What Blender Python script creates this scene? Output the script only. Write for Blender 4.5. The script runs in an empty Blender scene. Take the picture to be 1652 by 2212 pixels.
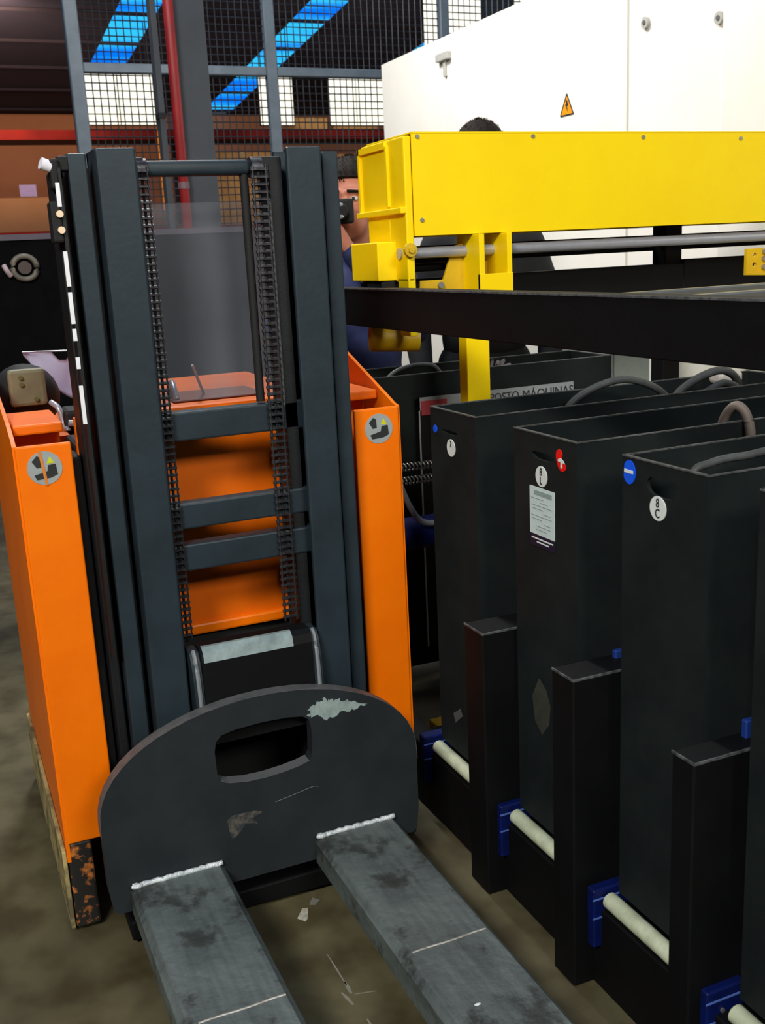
import bpy, bmesh, math, random
from mathutils import Vector, Matrix
random.seed(4)
SC = bpy.context.scene
COL = SC.collection

# ------------------------------------------------------------ camera, world, light, exposure
cam_d = bpy.data.cameras.new('camera'); cam = bpy.data.objects.new('camera', cam_d); COL.objects.link(cam)
R = [[0.91530662827165, 0.1385810847088285, -0.37816538604545497],
     [-0.39994022204714563, 0.2018692386994474, -0.8940339083366946],
     [-0.04755623020029387, 0.9695587106657493, 0.24019640201573925]]
m = Matrix.Identity(4)
for i in range(3):
    for j in range(3): m[i][j] = R[i][j]
m.translation = (0, 0, 1.33)
cam.matrix_world = m
cam_d.sensor_fit = 'VERTICAL'; cam_d.sensor_height = 24.0
cam_d.lens = 2252.995 / 2212 * 24.0
cam_d.clip_start = 0.02
cam_d.dof.use_dof = True; cam_d.dof.focus_distance = 2.2; cam_d.dof.aperture_fstop = 6.0
SC.camera = cam
SC.view_settings.view_transform = 'Standard'; SC.view_settings.look = 'None'
SC.view_settings.gamma = 1; SC.view_settings.use_curve_mapping = False
SC.view_settings.exposure = 0.0
w = bpy.data.worlds.new('world'); SC.world = w; w.use_nodes = True
w.node_tree.nodes['Background'].inputs[0].default_value = (0.62, 0.75, 1.0, 1)
w.node_tree.nodes['Background'].inputs[1].default_value = 0.06

def area(name, loc, target, sx, sy, power, col):
    d = bpy.data.lights.new(name, 'AREA'); d.shape = 'RECTANGLE'; d.size = sx; d.size_y = sy
    d.energy = power; d.color = col
    o = bpy.data.objects.new(name, d); COL.objects.link(o)
    o.location = loc
    o.rotation_euler = (Vector(target) - Vector(loc)).to_track_quat('-Z', 'Y').to_euler()
    return o
area('hall_lamp_and_fill', (-2.3, -1.7, 4.1), (1.3, 2.4, 1.3), 1.6, 0.8, 285, (1.0, 0.97, 0.9))
area('hall_lamp_and_fill', (0.9, 4.7, 4.1), (2.9, 4.2, 1.9), 1.4, 0.7, 190, (1.0, 0.98, 0.92))
area('hall_lamp_and_fill', (0.6, 2.6, 4.45), (0.6, 2.6, 0.0), 2.0, 1.2, 30, (0.9, 0.96, 1.0))
front_fill = area('hall_lamp_and_fill', (1.1, -2.2, 3.0), (.95, 2.3, 1.15), 1.4, 0.6, 20, (1.0, 0.97, 0.88)); front_fill.data.spread = math.radians(80)  # unseen frontal fill, added to brighten the gantry and the stacker interior
area('hall_lamp_and_fill', (0.5, 11.5, 3.5), (2.0, 16.0, 1.9), 1.5, 0.8, 90, (1.0, 0.72, 0.5))

# ------------------------------------------------------------ materials
def lin(c):
    return tuple(((x / 255) / 12.92 if x / 255 <= 0.04045 else ((x / 255 + 0.055) / 1.055) ** 2.4) for x in c)
MATS = {}
def mat(name, rgb, rough=0.5, metal=0.0, var=0.12, scale=18.0, bump=0.03, rgb2=None, emit=0.0, spec=0.5, thr=None):
    if name in MATS: return MATS[name]
    M = bpy.data.materials.new(name); M.use_nodes = True; nt = M.node_tree
    b = nt.nodes['Principled BSDF']
    c1 = lin(rgb); c2 = lin(rgb2) if rgb2 else tuple(x * (1 - var) for x in c1)
    tc = nt.nodes.new('ShaderNodeTexCoord'); no = nt.nodes.new('ShaderNodeTexNoise')
    no.inputs['Scale'].default_value = scale; no.inputs['Detail'].default_value = 6; no.inputs['Roughness'].default_value = .62
    nt.links.new(tc.outputs['Object'], no.inputs['Vector'])
    cr = nt.nodes.new('ShaderNodeValToRGB')
    a, z = thr if thr else (0.35, 0.68)
    cr.color_ramp.elements[0].position = a; cr.color_ramp.elements[1].position = z
    cr.color_ramp.elements[0].color = (*c1, 1); cr.color_ramp.elements[1].color = (*c2, 1)
    nt.links.new(no.outputs['Fac'], cr.inputs['Fac'])
    nt.links.new(cr.outputs['Color'], b.inputs['Base Color'])
    b.inputs['Roughness'].default_value = rough; b.inputs['Metallic'].default_value = metal
    b.inputs['Specular IOR Level'].default_value = spec
    if bump:
        n2 = nt.nodes.new('ShaderNodeTexNoise'); n2.inputs['Scale'].default_value = scale * 9; n2.inputs['Detail'].default_value = 3
        nt.links.new(tc.outputs['Object'], n2.inputs['Vector'])
        bp = nt.nodes.new('ShaderNodeBump'); bp.inputs['Strength'].default_value = bump * 3; bp.inputs['Distance'].default_value = 0.004
        nt.links.new(n2.outputs['Fac'], bp.inputs['Height']); nt.links.new(bp.outputs['Normal'], b.inputs['Normal'])
    if emit:
        nt.links.new(cr.outputs['Color'], b.inputs['Emission Color']); b.inputs['Emission Strength'].default_value = emit
    MATS[name] = M
    return M
ORANGE = mat('orange paint', (240, 116, 0), .42, rgb2=(232, 106, 0), scale=6, spec=.25)
ORANGED = mat('orange paint inner', (234, 108, 0), .5, rgb2=(218, 96, 0), scale=6, spec=.25)
MAST = mat('slate mast paint', (36, 48, 55), .5, rgb2=(28, 38, 45), scale=9, spec=.3)
MASTD = mat('dark greased steel', (22, 24, 27), .55, rgb2=(15, 16, 19), scale=20, spec=.3)
BLACK = mat('black paint', (12, 13, 15), .6, rgb2=(9, 9, 10), scale=12, spec=.18)
TRAY = mat('tray black paint', (28, 34, 34), .68, rgb2=(20, 25, 26), scale=7, spec=.16)
RIM = mat('worn tray rim', (84, 87, 88), .55, rgb2=(50, 53, 54), scale=60, thr=(.45, .6))
PLATE = mat('apron plate paint', (38, 43, 46), .55, rgb2=(30, 34, 38), scale=8, spec=.28)
PLEDGE = mat('apron worn edge', (92, 92, 92), .5, rgb2=(70, 72, 74), scale=40)
CHIP = mat('chipped paint bare primer', (150, 166, 164), .6, rgb2=(120, 136, 134), scale=50)
RUST = mat('rusty smear', (82, 78, 70), .8, rgb2=(42, 45, 47), scale=70, thr=(.42, .56))
YEL = mat('yellow enamel', (252, 218, 0), .45, rgb2=(249, 211, 0), scale=5, spec=.25)
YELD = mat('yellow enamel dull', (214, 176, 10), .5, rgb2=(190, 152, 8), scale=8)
WHITE = mat('cream cabinet paint', (240, 236, 228), .5, rgb2=(234, 230, 220), scale=3, bump=.01)
WHITE2 = mat('white gap strip', (214, 212, 206), .5, scale=5)
CHROME = mat('polished steel rod', (176, 178, 186), .3, .45, scale=30, bump=0)
STEEL = mat('bare steel bead', (240, 246, 248), .3, .35, rgb2=(180, 190, 196), scale=60, bump=.2)
ZINC = mat('zinc screw', (170, 172, 172), .4, .8, scale=40)
CHAINM = mat('oily chain steel', (78, 78, 84), .42, .7, rgb2=(40, 38, 38), scale=60)
RUBBER = mat('black rubber', (24, 24, 25), .7, scale=30, spec=.3)
CABLE = mat('grey black cable', (78, 80, 80), .5, rgb2=(58, 60, 60), scale=30)
BLUE = mat('sticker blue', (0, 88, 240), .5, var=.05)
RED = mat('sticker red', (236, 16, 12), .5, var=.05)
STW = mat('sticker white', (222, 230, 226), .5, var=.04)
PAPER = mat('nameplate white', (204, 222, 220), .5, var=.06, scale=40)
INK = mat('print ink', (30, 34, 34), .6, var=.05)
INKG = mat('grey print', (140, 160, 158), .6, var=.05)
NAVY = mat('nameplate navy band', (14, 20, 48), .5, var=.1)
BLUEP = mat('blue plastic holder', (6, 24, 92), .55, rgb2=(4, 14, 54), scale=20, spec=.2)
ROLLER = mat('pale nylon roller', (208, 216, 186), .5, rgb2=(170, 178, 150), scale=24)
STG = mat('pictogram grey', (150, 156, 156), .5, var=.1)
STY = mat('pictogram yellow', (196, 200, 20), .5, var=.1)
REDPIPE = mat('red pipe paint', (150, 30, 34), .5, rgb2=(128, 24, 28), scale=8)
COLM = mat('grey column paint', (58, 63, 70), .6, rgb2=(49, 54, 61), scale=5)
FENCE = mat('grey fence paint', (88, 98, 108), .5, rgb2=(72, 82, 92), scale=10)
WIRE = mat('dark mesh wire', (30, 32, 38), .5, scale=10, bump=0)
PURP = mat('lilac paper tag', (200, 176, 232), .6, var=.15, scale=30)
BAG = mat('pale lilac sheet', (206, 204, 226), .5, rgb2=(186, 184, 210), scale=6)
BEIGE = mat('beige panel', (120, 114, 86), .6, rgb2=(96, 92, 68), scale=14)
AMBER = mat('amber cover', (236, 150, 20), .4, var=.1)
SKIN = mat('skin', (206, 136, 112), .5, rgb2=(190, 116, 94), scale=12)
HAIR = mat('dark brown hair', (34, 26, 20), .75, rgb2=(20, 15, 12), scale=90, bump=.1, spec=.15)
NAVYC = mat('navy shirt cloth', (40, 52, 104), .8, rgb2=(26, 34, 74), scale=22)
JEAN = mat('dark denim', (34, 46, 78), .8, rgb2=(22, 30, 56), scale=60)
BLKC = mat('black cloth', (24, 25, 30), .85, rgb2=(16, 17, 20), scale=20)
CARD = mat('tan cardboard', (206, 150, 84), .7, rgb2=(176, 120, 62), scale=5)
DRUM = mat('worn yellow skirt paint', (176, 158, 104), .7, rgb2=(92, 84, 60), scale=14, thr=(.42, .62))
RUSTLEG = mat('rusted black leg', (26, 24, 22), .6, rgb2=(190, 112, 44), scale=26, thr=(.52, .62))
SPRING = mat('spring steel', (170, 178, 172), .3, .9, scale=30, bump=0)
EYE = mat('eye white', (220, 214, 208), .3, var=.05)
LENS = mat('lens highlight glass', (190, 196, 200), .1, .6, bump=0)
SILVER = mat('silver vinyl', (200, 204, 208), .35, var=.1)

def fork_mat():
    M = mat('fork worn steel', (104, 114, 112), .5, .15, rgb2=(78, 86, 86), scale=5, bump=.25, thr=(.4, .66))
    nt = M.node_tree; b = nt.nodes['Principled BSDF']; src = b.inputs['Base Color'].links[0].from_socket
    tc = nt.nodes.new('ShaderNodeTexCoord'); mp = nt.nodes.new('ShaderNodeMapping'); mp.inputs['Scale'].default_value = (60, 3, 30)
    no = nt.nodes.new('ShaderNodeTexNoise'); no.inputs['Scale'].default_value = 1.6; no.inputs['Detail'].default_value = 8
    nt.links.new(tc.outputs['Object'], mp.inputs[0]); nt.links.new(mp.outputs[0], no.inputs['Vector'])
    cr = nt.nodes.new('ShaderNodeValToRGB'); cr.color_ramp.elements[0].position = .3; cr.color_ramp.elements[1].position = .62
    cr.color_ramp.elements[0].color = (.72, .72, .72, 1)
    nt.links.new(no.outputs['Fac'], cr.inputs['Fac'])
    mx = nt.nodes.new('ShaderNodeMixRGB'); mx.blend_type = 'MULTIPLY'; mx.inputs[0].default_value = 1
    nt.links.new(src, mx.inputs[1]); nt.links.new(cr.outputs['Color'], mx.inputs[2])
    # dark worn blotches of their own shape
    n3 = nt.nodes.new('ShaderNodeTexNoise'); n3.inputs['Scale'].default_value = 9; n3.inputs['Detail'].default_value = 9; n3.inputs['Roughness'].default_value = .7
    nt.links.new(tc.outputs['Object'], n3.inputs['Vector'])
    c3 = nt.nodes.new('ShaderNodeValToRGB'); c3.color_ramp.elements[0].position = .53; c3.color_ramp.elements[1].position = .62
    c3.color_ramp.elements[0].color = (1, 1, 1, 1); c3.color_ramp.elements[1].color = (.4, .38, .36, 1)
    nt.links.new(n3.outputs['Fac'], c3.inputs['Fac'])
    m2 = nt.nodes.new('ShaderNodeMixRGB'); m2.blend_type = 'MULTIPLY'; m2.inputs[0].default_value = 1
    nt.links.new(mx.outputs[0], m2.inputs[1]); nt.links.new(c3.outputs['Color'], m2.inputs[2])
    nt.links.new(m2.outputs[0], b.inputs['Base Color'])
    return M
FORK = fork_mat()

def floor_mat():
    M = mat('concrete floor', (104, 98, 72), .5, rgb2=(78, 73, 53), scale=1.3, bump=.05, thr=(.3, .7), spec=.3)
    nt = M.node_tree; b = nt.nodes['Principled BSDF']; src = b.inputs['Base Color'].links[0].from_socket
    tc = nt.nodes.new('ShaderNodeTexCoord')
    no = nt.nodes.new('ShaderNodeTexNoise'); no.inputs['Scale'].default_value = 9; no.inputs['Detail'].default_value = 8
    nt.links.new(tc.outputs['Object'], no.inputs['Vector'])
    cr = nt.nodes.new('ShaderNodeValToRGB'); cr.color_ramp.elements[0].position = .35; cr.color_ramp.elements[1].position = .6
    cr.color_ramp.elements[0].color = (.55, .5, .45, 1)
    nt.links.new(no.outputs['Fac'], cr.inputs['Fac'])
    mx = nt.nodes.new('ShaderNodeMixRGB'); mx.blend_type = 'MULTIPLY'; mx.inputs[0].default_value = 1
    nt.links.new(src, mx.inputs[1]); nt.links.new(cr.outputs['Color'], mx.inputs[2])
    nt.links.new(mx.outputs[0], b.inputs['Base Color'])
    return M
FLOOR = floor_mat()

def brick_wall_mat():
    M = bpy.data.materials.new('brown block wall'); M.use_nodes = True; nt = M.node_tree; b = nt.nodes['Principled BSDF']
    tc = nt.nodes.new('ShaderNodeTexCoord'); no = nt.nodes.new('ShaderNodeTexNoise')
    no.inputs['Scale'].default_value = .8; no.inputs['Detail'].default_value = 5
    nt.links.new(tc.outputs['Object'], no.inputs['Vector'])
    cr = nt.nodes.new('ShaderNodeValToRGB')
    cr.color_ramp.elements[0].position = .3; cr.color_ramp.elements[1].position = .7
    cr.color_ramp.elements[0].color = (*lin((150, 92, 62)), 1); cr.color_ramp.elements[1].color = (*lin((178, 118, 82)), 1)
    nt.links.new(no.outputs['Fac'], cr.inputs['Fac']); nt.links.new(cr.outputs['Color'], b.inputs['Base Color'])
    b.inputs['Roughness'].default_value = .85
    return M
BWALL = brick_wall_mat()
ROOF = mat('dark roof sheet', (46, 34, 54), .9, rgb2=(30, 26, 48), scale=.6, bump=0)
PURLIN = mat('dark purlin', (40, 28, 38), .9, rgb2=(28, 22, 36), scale=2, bump=0)

def emis(name, c1, c2, strength, wave=None):
    M = bpy.data.materials.new(name); M.use_nodes = True; nt = M.node_tree
    nt.nodes.remove(nt.nodes['Principled BSDF']); out = nt.nodes['Material Output']
    e = nt.nodes.new('ShaderNodeEmission'); e.inputs['Strength'].default_value = strength
    tc = nt.nodes.new('ShaderNodeTexCoord')
    wv = nt.nodes.new('ShaderNodeTexNoise'); wv.inputs['Scale'].default_value = wave or 1.0
    mp = nt.nodes.new('ShaderNodeMapping'); mp.inputs['Scale'].default_value = (.2, 1, .2)
    nt.links.new(tc.outputs['Object'], mp.inputs[0]); nt.links.new(mp.outputs[0], wv.inputs['Vector'])
    cr = nt.nodes.new('ShaderNodeValToRGB'); cr.color_ramp.elements[0].position = .42; cr.color_ramp.elements[1].position = .6
    cr.color_ramp.elements[0].color = (*lin(c1), 1); cr.color_ramp.elements[1].color = (*lin(c2), 1)
    nt.links.new(wv.outputs['Fac'], cr.inputs['Fac']); nt.links.new(cr.outputs['Color'], e.inputs['Color'])
    nt.links.new(e.outputs[0], out.inputs['Surface'])
    return M
SKYL = emis('blue translucent skylight', (0, 120, 255), (50, 196, 255), 1.1, 2.5)
LIT = emis('backlit white panel', (255, 252, 240), (255, 250, 226), 1.25, 1.0)

def guard_mat():
    M = bpy.data.materials.new('clear scratched sheet'); M.use_nodes = True; nt = M.node_tree
    b = nt.nodes['Principled BSDF']; out = nt.nodes['Material Output']
    b.inputs['Base Color'].default_value = (.20, .215, .25, 1); b.inputs['Roughness'].default_value = .35
    t = nt.nodes.new('ShaderNodeBsdfTransparent'); mx = nt.nodes.new('ShaderNodeMixShader')
    no = nt.nodes.new('ShaderNodeTexNoise'); no.inputs['Scale'].default_value = 3
    mr = nt.nodes.new('ShaderNodeMapRange'); mr.inputs[3].default_value = .14; mr.inputs[4].default_value = .32
    nt.links.new(no.outputs['Fac'], mr.inputs[0]); nt.links.new(mr.outputs[0], mx.inputs[0])
    nt.links.new(t.outputs[0], mx.inputs[1]); nt.links.new(b.outputs[0], mx.inputs[2]); nt.links.new(mx.outputs[0], out.inputs['Surface'])
    return M
GUARD = guard_mat()

# ------------------------------------------------------------ geometry helpers (all coordinates are world metres)
def nb(): return bmesh.new()
def box(bm, x0, x1, y0, y1, z0, z1, bev=0.0, seg=2):
    r = bmesh.ops.create_cube(bm, size=1)
    for v in r['verts']:
        v.co = Vector((x0 + (v.co.x + .5) * (x1 - x0), y0 + (v.co.y + .5) * (y1 - y0), z0 + (v.co.z + .5) * (z1 - z0)))
    if bev:
        es = list({e for v in r['verts'] for e in v.link_edges})
        bmesh.ops.bevel(bm, geom=es, offset=bev, segments=seg, affect='EDGES', profile=.5)
    return bm
def cyl(bm, p0, p1, r, seg=16, r2=None):
    p0, p1 = Vector(p0), Vector(p1); d = p1 - p0
    q = d.to_track_quat('Z', 'Y').to_matrix().to_4x4(); q.translation = (p0 + p1) / 2
    bmesh.ops.create_cone(bm, cap_ends=True, segments=seg, radius1=r, radius2=r if r2 is None else r2, depth=d.length, matrix=q)
    return bm
def ball(bm, c, rx, ry=None, rz=None, u=16, v=10):
    r = bmesh.ops.create_uvsphere(bm, u_segments=u, v_segments=v, radius=1)
    for x in r['verts']: x.co = Vector((c[0] + x.co.x * rx, c[1] + x.co.y * (ry or rx), c[2] + x.co.z * (rz or rx)))
    return r['verts']
def tube(bm, pts, r, seg=8):
    pts = [Vector(p) for p in pts]; rings = []
    for i, p in enumerate(pts):
        d = (pts[min(i + 1, len(pts) - 1)] - pts[max(i - 1, 0)]).normalized()
        up = Vector((0, 0, 1)) if abs(d.z) < .95 else Vector((1, 0, 0))
        a = d.cross(up).normalized(); b = d.cross(a)
        rings.append([bm.verts.new(p + (a * math.cos(t * 2 * math.pi / seg) + b * math.sin(t * 2 * math.pi / seg)) * r) for t in range(seg)])
    for i in range(len(rings) - 1):
        for k in range(seg): bm.faces.new((rings[i][k], rings[i][(k + 1) % seg], rings[i + 1][(k + 1) % seg], rings[i + 1][k]))
    bm.faces.new(rings[0][::-1]); bm.faces.new(rings[-1]); return bm
def smooth_path(ps, n=8):
    P = [Vector(p) for p in ps]; P = [P[0] * 2 - P[1]] + P + [P[-1] * 2 - P[-2]]; out = []
    for i in range(1, len(P) - 2):
        a, b, c, d = P[i - 1:i + 3]
        for k in range(n):
            t = k / n
            out.append(.5 * ((2 * b) + (c - a) * t + (2 * a - 5 * b + 4 * c - d) * t * t + (3 * b - a - 3 * c + d) * t ** 3))
    return out + [P[-2]]
def to_world(axis, c, u, v):
    return {'X': Vector((c, u, v)), 'Y': Vector((u, c, v)), 'Z': Vector((u, v, c))}[axis]
def prism(bm, outline, axis, c0, c1, holes=()):
    """2-D outline (with holes) in the plane across the axis, extruded c0 -> c1"""
    loops = [outline] + list(holes); es = []; rings = []
    for lp in loops:
        vs = [bm.verts.new(to_world(axis, c0, *p)) for p in lp]; rings.append(vs)
        es += [bm.edges.new((vs[i], vs[(i + 1) % len(vs)])) for i in range(len(vs))]
    f = bmesh.ops.triangle_fill(bm, use_beauty=True, use_dissolve=False, edges=es)
    fs = [g for g in f['geom'] if isinstance(g, bmesh.types.BMFace)]
    back = {}
    for vs in rings:
        for v in vs:
            co = v.co.copy(); co['XYZ'.index(axis)] = c1; back[v] = bm.verts.new(co)
    for g in fs: bm.faces.new([back[v] for v in reversed(g.verts)])
    for vs in rings:
        for i in range(len(vs)):
            a, b = vs[i], vs[(i + 1) % len(vs)]; bm.faces.new((a, b, back[b], back[a]))
    return bm
def disc_pts(cu, cv, ru, rv, n=28, a0=0, a1=360):
    return [(cu + ru * math.cos(math.radians(a0 + (a1 - a0) * i / n)), cv + rv * math.sin(math.radians(a0 + (a1 - a0) * i / n))) for i in range(n if a1 - a0 == 360 else n + 1)]
ORG = {}
def obj(name, bm, material, parent=None, smooth=False, **props):
    bmesh.ops.recalc_face_normals(bm, faces=bm.faces)
    me = bpy.data.meshes.new(name)
    if parent is None:
        xs = [v.co for v in bm.verts]
        org = Vector((sum(v.x for v in xs) / len(xs), sum(v.y for v in xs) / len(xs), min(v.z for v in xs)))
        off = org
    else:
        base = ORG[parent.name]; xs = [v.co for v in bm.verts]
        org = sum(xs, Vector()) / len(xs); off = org - base
    bmesh.ops.translate(bm, verts=bm.verts, vec=-org)
    bm.to_mesh(me); bm.free()
    if material: me.materials.append(material)
    o = bpy.data.objects.new(name, me); COL.objects.link(o); o.location = off; ORG[o.name] = org.copy()
    if parent: o.parent = parent
    for k, v in props.items(): o[k] = v
    if smooth:
        for p in me.polygons: p.use_smooth = True
    return o
def shade_auto(o, ang=35):
    me = o.data
    for p in me.polygons: p.use_smooth = True
    b = bmesh.new(); b.from_mesh(me)
    for e in b.edges:
        if len(e.link_faces) == 2 and e.calc_face_angle(0) > math.radians(ang): e.smooth = False
    b.to_mesh(me); b.free(); return o
def thing(name, label, category, loc, group=None, **kw):
    o = bpy.data.objects.new(name, None); COL.objects.link(o); o.location = loc; o.empty_display_size = .1
    o['label'] = label; o['category'] = category
    if group: o['group'] = group
    for k, v in kw.items(): o[k] = v
    ORG[o.name] = Vector(loc); return o
def piece(name, src, parent, wloc):
    o = bpy.data.objects.new(name, src.data); COL.objects.link(o); o.parent = parent
    o.location = Vector(wloc) - ORG[parent.name]; ORG[o.name] = Vector(wloc); return o
def text(name, s, axis, c, u, v, size, material, parent, mirror=False, rot=0, th=.0008, sx=1.0, align='CENTER'):
    """lettering lying in the plane across the axis; 'X' faces -X (u runs towards -Y), 'Y' faces -Y"""
    cu = bpy.data.curves.new(name, 'FONT'); cu.body = s; cu.size = size; cu.align_x = align; cu.align_y = 'CENTER'; cu.extrude = th; cu.resolution_u = 3
    t = bpy.data.objects.new(name, cu); COL.objects.link(t)
    dg = bpy.context.evaluated_depsgraph_get(); me = bpy.data.meshes.new_from_object(t.evaluated_get(dg))
    bpy.data.objects.remove(t); bm = bmesh.new(); bm.from_mesh(me)
    ca, sa = math.cos(rot), math.sin(rot)
    for x in bm.verts:
        a, b, d = x.co.x * sx, x.co.y, x.co.z
        a, b = a * ca - b * sa, a * sa + b * ca
        x.co = Vector((c - d, u - a, v + b)) if axis == 'X' else Vector((u + a, c - d, v + b))
    return obj(name, bm, material, parent)

# ------------------------------------------------------------ the hall
fl = obj('floor', box(nb(), -9, 12, -6, 16.2, -.2, 0), FLOOR, kind='structure')
obj('wall_back', box(nb(), -9, 12, 16.0, 16.2, 0, 3.44), BWALL, kind='structure')
obj('wall_left', box(nb(), -9.2, -9, -6, 16.2, 0, 5.8), BWALL, kind='structure')
RS = .098
def rz(y): return 3.45 + RS * (16 - y)
roof = nb()
strips = [(-1.63, -1.2), (.32, .75), (2.25, 2.68), (4.17, 4.6), (6.08, 6.5), (8.0, 8.43)]
xs = [-9] + [v for s in strips for v in s] + [12]
Y0 = -6
def slab(bm, x0, x1, y0, y1, dz, th):
    vs = [bm.verts.new((x, y, rz(y) + dz + t)) for t in (0, th) for (x, y) in ((x0, y0), (x1, y0), (x1, y1), (x0, y1))]
    for f in ((0, 1, 2, 3), (7, 6, 5, 4), (0, 4, 5, 1), (1, 5, 6, 2), (2, 6, 7, 3), (3, 7, 4, 0)): bm.faces.new([vs[i] for i in f])
slab(roof, 2.25, 2.68, 13.55, 16.2, .001, .045); slab(roof, 6.08, 6.5, 14.6, 16.2, .001, .045)
for i in range(0, len(xs) - 1, 2): slab(roof, xs[i], xs[i + 1], Y0, 16.2, 0, .05)
ceil = obj('ceiling', roof, ROOF, kind='structure')
for (a, b) in strips:
    bm = nb(); slab(bm, a, b, Y0, 13.55 if a > 2 and a < 3 else (15.9 if a < 5 else 14.6), .012, .03); obj('skylight_strip', bm, SKYL, ceil)
for k in range(21):
    y = 15.7 - k * 1.0
    bm = nb(); box(bm, -9, 12, y - .02, y + .02, rz(y) - .035, rz(y) - .003)
    obj('purlin', bm, PURLIN, ceil)

# red beam and shelf of boxes along the far wall, bright panels hung under the roof
t = thing('storage_rack', 'long rack with dark red beams along the far brown wall', 'rack', (3, 12.4, 0))
def rackz(z0, z1, x0=-3.0, x1=9.0, y=12.2): return box(nb(), x0, x1, y, y + .06, z0, z1)
obj('red_beam', rackz(2.68, 2.78), mat('rack red paint', (116, 26, 20), .7, rgb2=(92, 20, 20), scale=3, spec=.1), t)
obj('red_beam', rackz(1.66, 1.74), mat('rack red paint', (140, 34, 26), .6), t)
for x in (-2.98, .35, 3.05, 5.9, 8.92):
    obj('upright', box(nb(), x, x + .09, 12.27, 12.35, 0, 3.1), mat('rack upright', (70, 56, 70), .6), t)
    obj('upright', box(nb(), x, x + .09, 13.15, 13.23, 0, 3.1), mat('rack upright', (70, 56, 70), .6), t)
for z in (1.72, 2.76):
    obj('shelf', box(nb(), -2.98, 9.0, 12.27, 13.2, z - .03, z), mat('rack shelf', (96, 64, 48), .7), t)
for i, (x0, x1, z0, z1, lab) in enumerate([(3.3, 4.05, 1.72, 2.55, 'tan cardboard box on the far rack just right of the grey column'),
        (4.12, 4.7, 1.72, 2.45, 'tan cardboard box on the far rack beneath the narrow bright panel'),
        (4.76, 5.5, 1.72, 2.52, 'tan cardboard box on the far rack beneath the wide right bright panel'),
        (4.35, 4.75, 2.76, 2.93, 'low tan carton on the top beam of the far rack, left of two'),
        (4.83, 5.4, 2.76, 2.91, 'wide low carton on the top beam of the far rack, right of two'),
        (1.95, 2.3, 1.72, 2.5, 'brown carton with a lilac tag on the far rack, left of the amber cover'),
        (2.33, 2.6, 1.72, 2.47, 'brown carton with a lilac tag on the far rack, beside the amber cover')]):
    tb = thing('cardboard_box', lab, 'box', ((x0 + x1) / 2, 12.6, z0 + .001), group='boxes on the far rack')
    mcol = CARD if i < 5 else mat('brown carton', (110, 62, 44), .7)
    obj('carton', box(nb(), x0, x1, 12.33, 12.95, z0 + .001, z1, .008), mcol, tb)
    obj('tape', box(nb(), (x0 + x1) / 2 - .03, (x0 + x1) / 2 + .03, 12.326, 12.955, z1 - .06, z1 + .002), mat('packing tape', (190, 150, 96), .4), tb)
    if i >= 5:
        xt = (x0 + x1) / 2
        obj('paper_tag', box(nb(), xt - .1, xt + .1, 12.32, 12.3265, z1 - .17, z1 - .05), PURP, tb)
t = thing('amber_cover', 'narrow upright amber safety cover beside the grey column', 'cover', (2.66, 12.0, 0))
obj('cover', box(nb(), 2.63, 2.70, 11.98, 12.03, 1.9, 2.76, .01), AMBER, t)
obj('stand', box(nb(), 2.645, 2.685, 11.99, 12.02, 0, 1.9), COLM, t)
for i, (x0, x1, z0, z1, lab) in enumerate([(1.86, 2.62, 2.79, 3.33, 'wide bright white backlit panel behind the mesh, left of the grey column'),
        (3.79, 4.20, 2.79, 3.33, 'narrow bright white backlit panel behind the second fence post'),
        (4.63, 5.32, 2.79, 3.34, 'bright white backlit panel behind the mesh beside the cream cabinets')]):
    tp = thing('light_panel', lab, 'panel', ((x0 + x1) / 2, 11.95, z0), group='backlit panels under the roof')
    n = 2 if x1 - x0 > .5 else 1
    for k in range(n):
        a = x0 + (x1 - x0) * k / n; b = x0 + (x1 - x0) * (k + 1) / n
        obj('pane', box(nb(), a + .008, b - .008, 11.93, 11.95, z0 + .01, z1 - .01), LIT, tp)
    f = nb()
    for (a, b, c, d) in ((x0, x1, z0, z0 + .01), (x0, x1, z1 - .01, z1), (x0, x0 + .008, z0, z1), (x1 - .008, x1, z0, z1)): box(f, a, b, 11.925, 11.96, c, d)
    obj('frame', f, PURLIN, tp)
    for a in (x0 + .05, x1 - .05): obj('hanger', cyl(nb(), (a, 11.945, z1 - .002), (a, 11.945, rz(11.945) - .002), .006, 6), PURLIN, tp)
t = thing('wall_panel', 'tan board panel with a lilac tag on the far left wall', 'board', (.9, 14.9, 0))
obj('board', box(nb(), -2.0, 2.1, 14.86, 14.9, 0, 2.26, .01), mat('tan board', (206, 146, 96), .7, rgb2=(196, 132, 90), scale=1.2), t)
obj('lilac_tag', box(nb(), 1.39, 1.60, 14.845, 14.86, 2.27, 2.42), PURP, t, label='small lilac paper tag')

# white window wall behind the fence at the right
t = thing('window_bay', 'tall white window bay seen over the cream cabinets', 'window', (5.0, 9.0, 0))
x = 4.46
for (wd, m_, nm) in ((.14, LIT, 'pane'), (.03, COLM, 'mullion'), (.38, LIT, 'pane'), (.16, mat('dark glass', (70, 74, 78), .2), 'dark_pane'), (.05, COLM, 'mullion'), (.14, mat('dark glass', (70, 74, 78), .2), 'dark_pane'), (.9, LIT, 'pane'), (.08, COLM, 'mullion'), (1.2, LIT, 'pane')):
    obj(nm, box(nb(), x, x + wd, 9.0, 9.05, .6, 4.05), m_, t); x += wd
obj('sill', box(nb(), 4.5, x + .02, 8.98, 9.08, 0, .6), WHITE, t)

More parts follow.
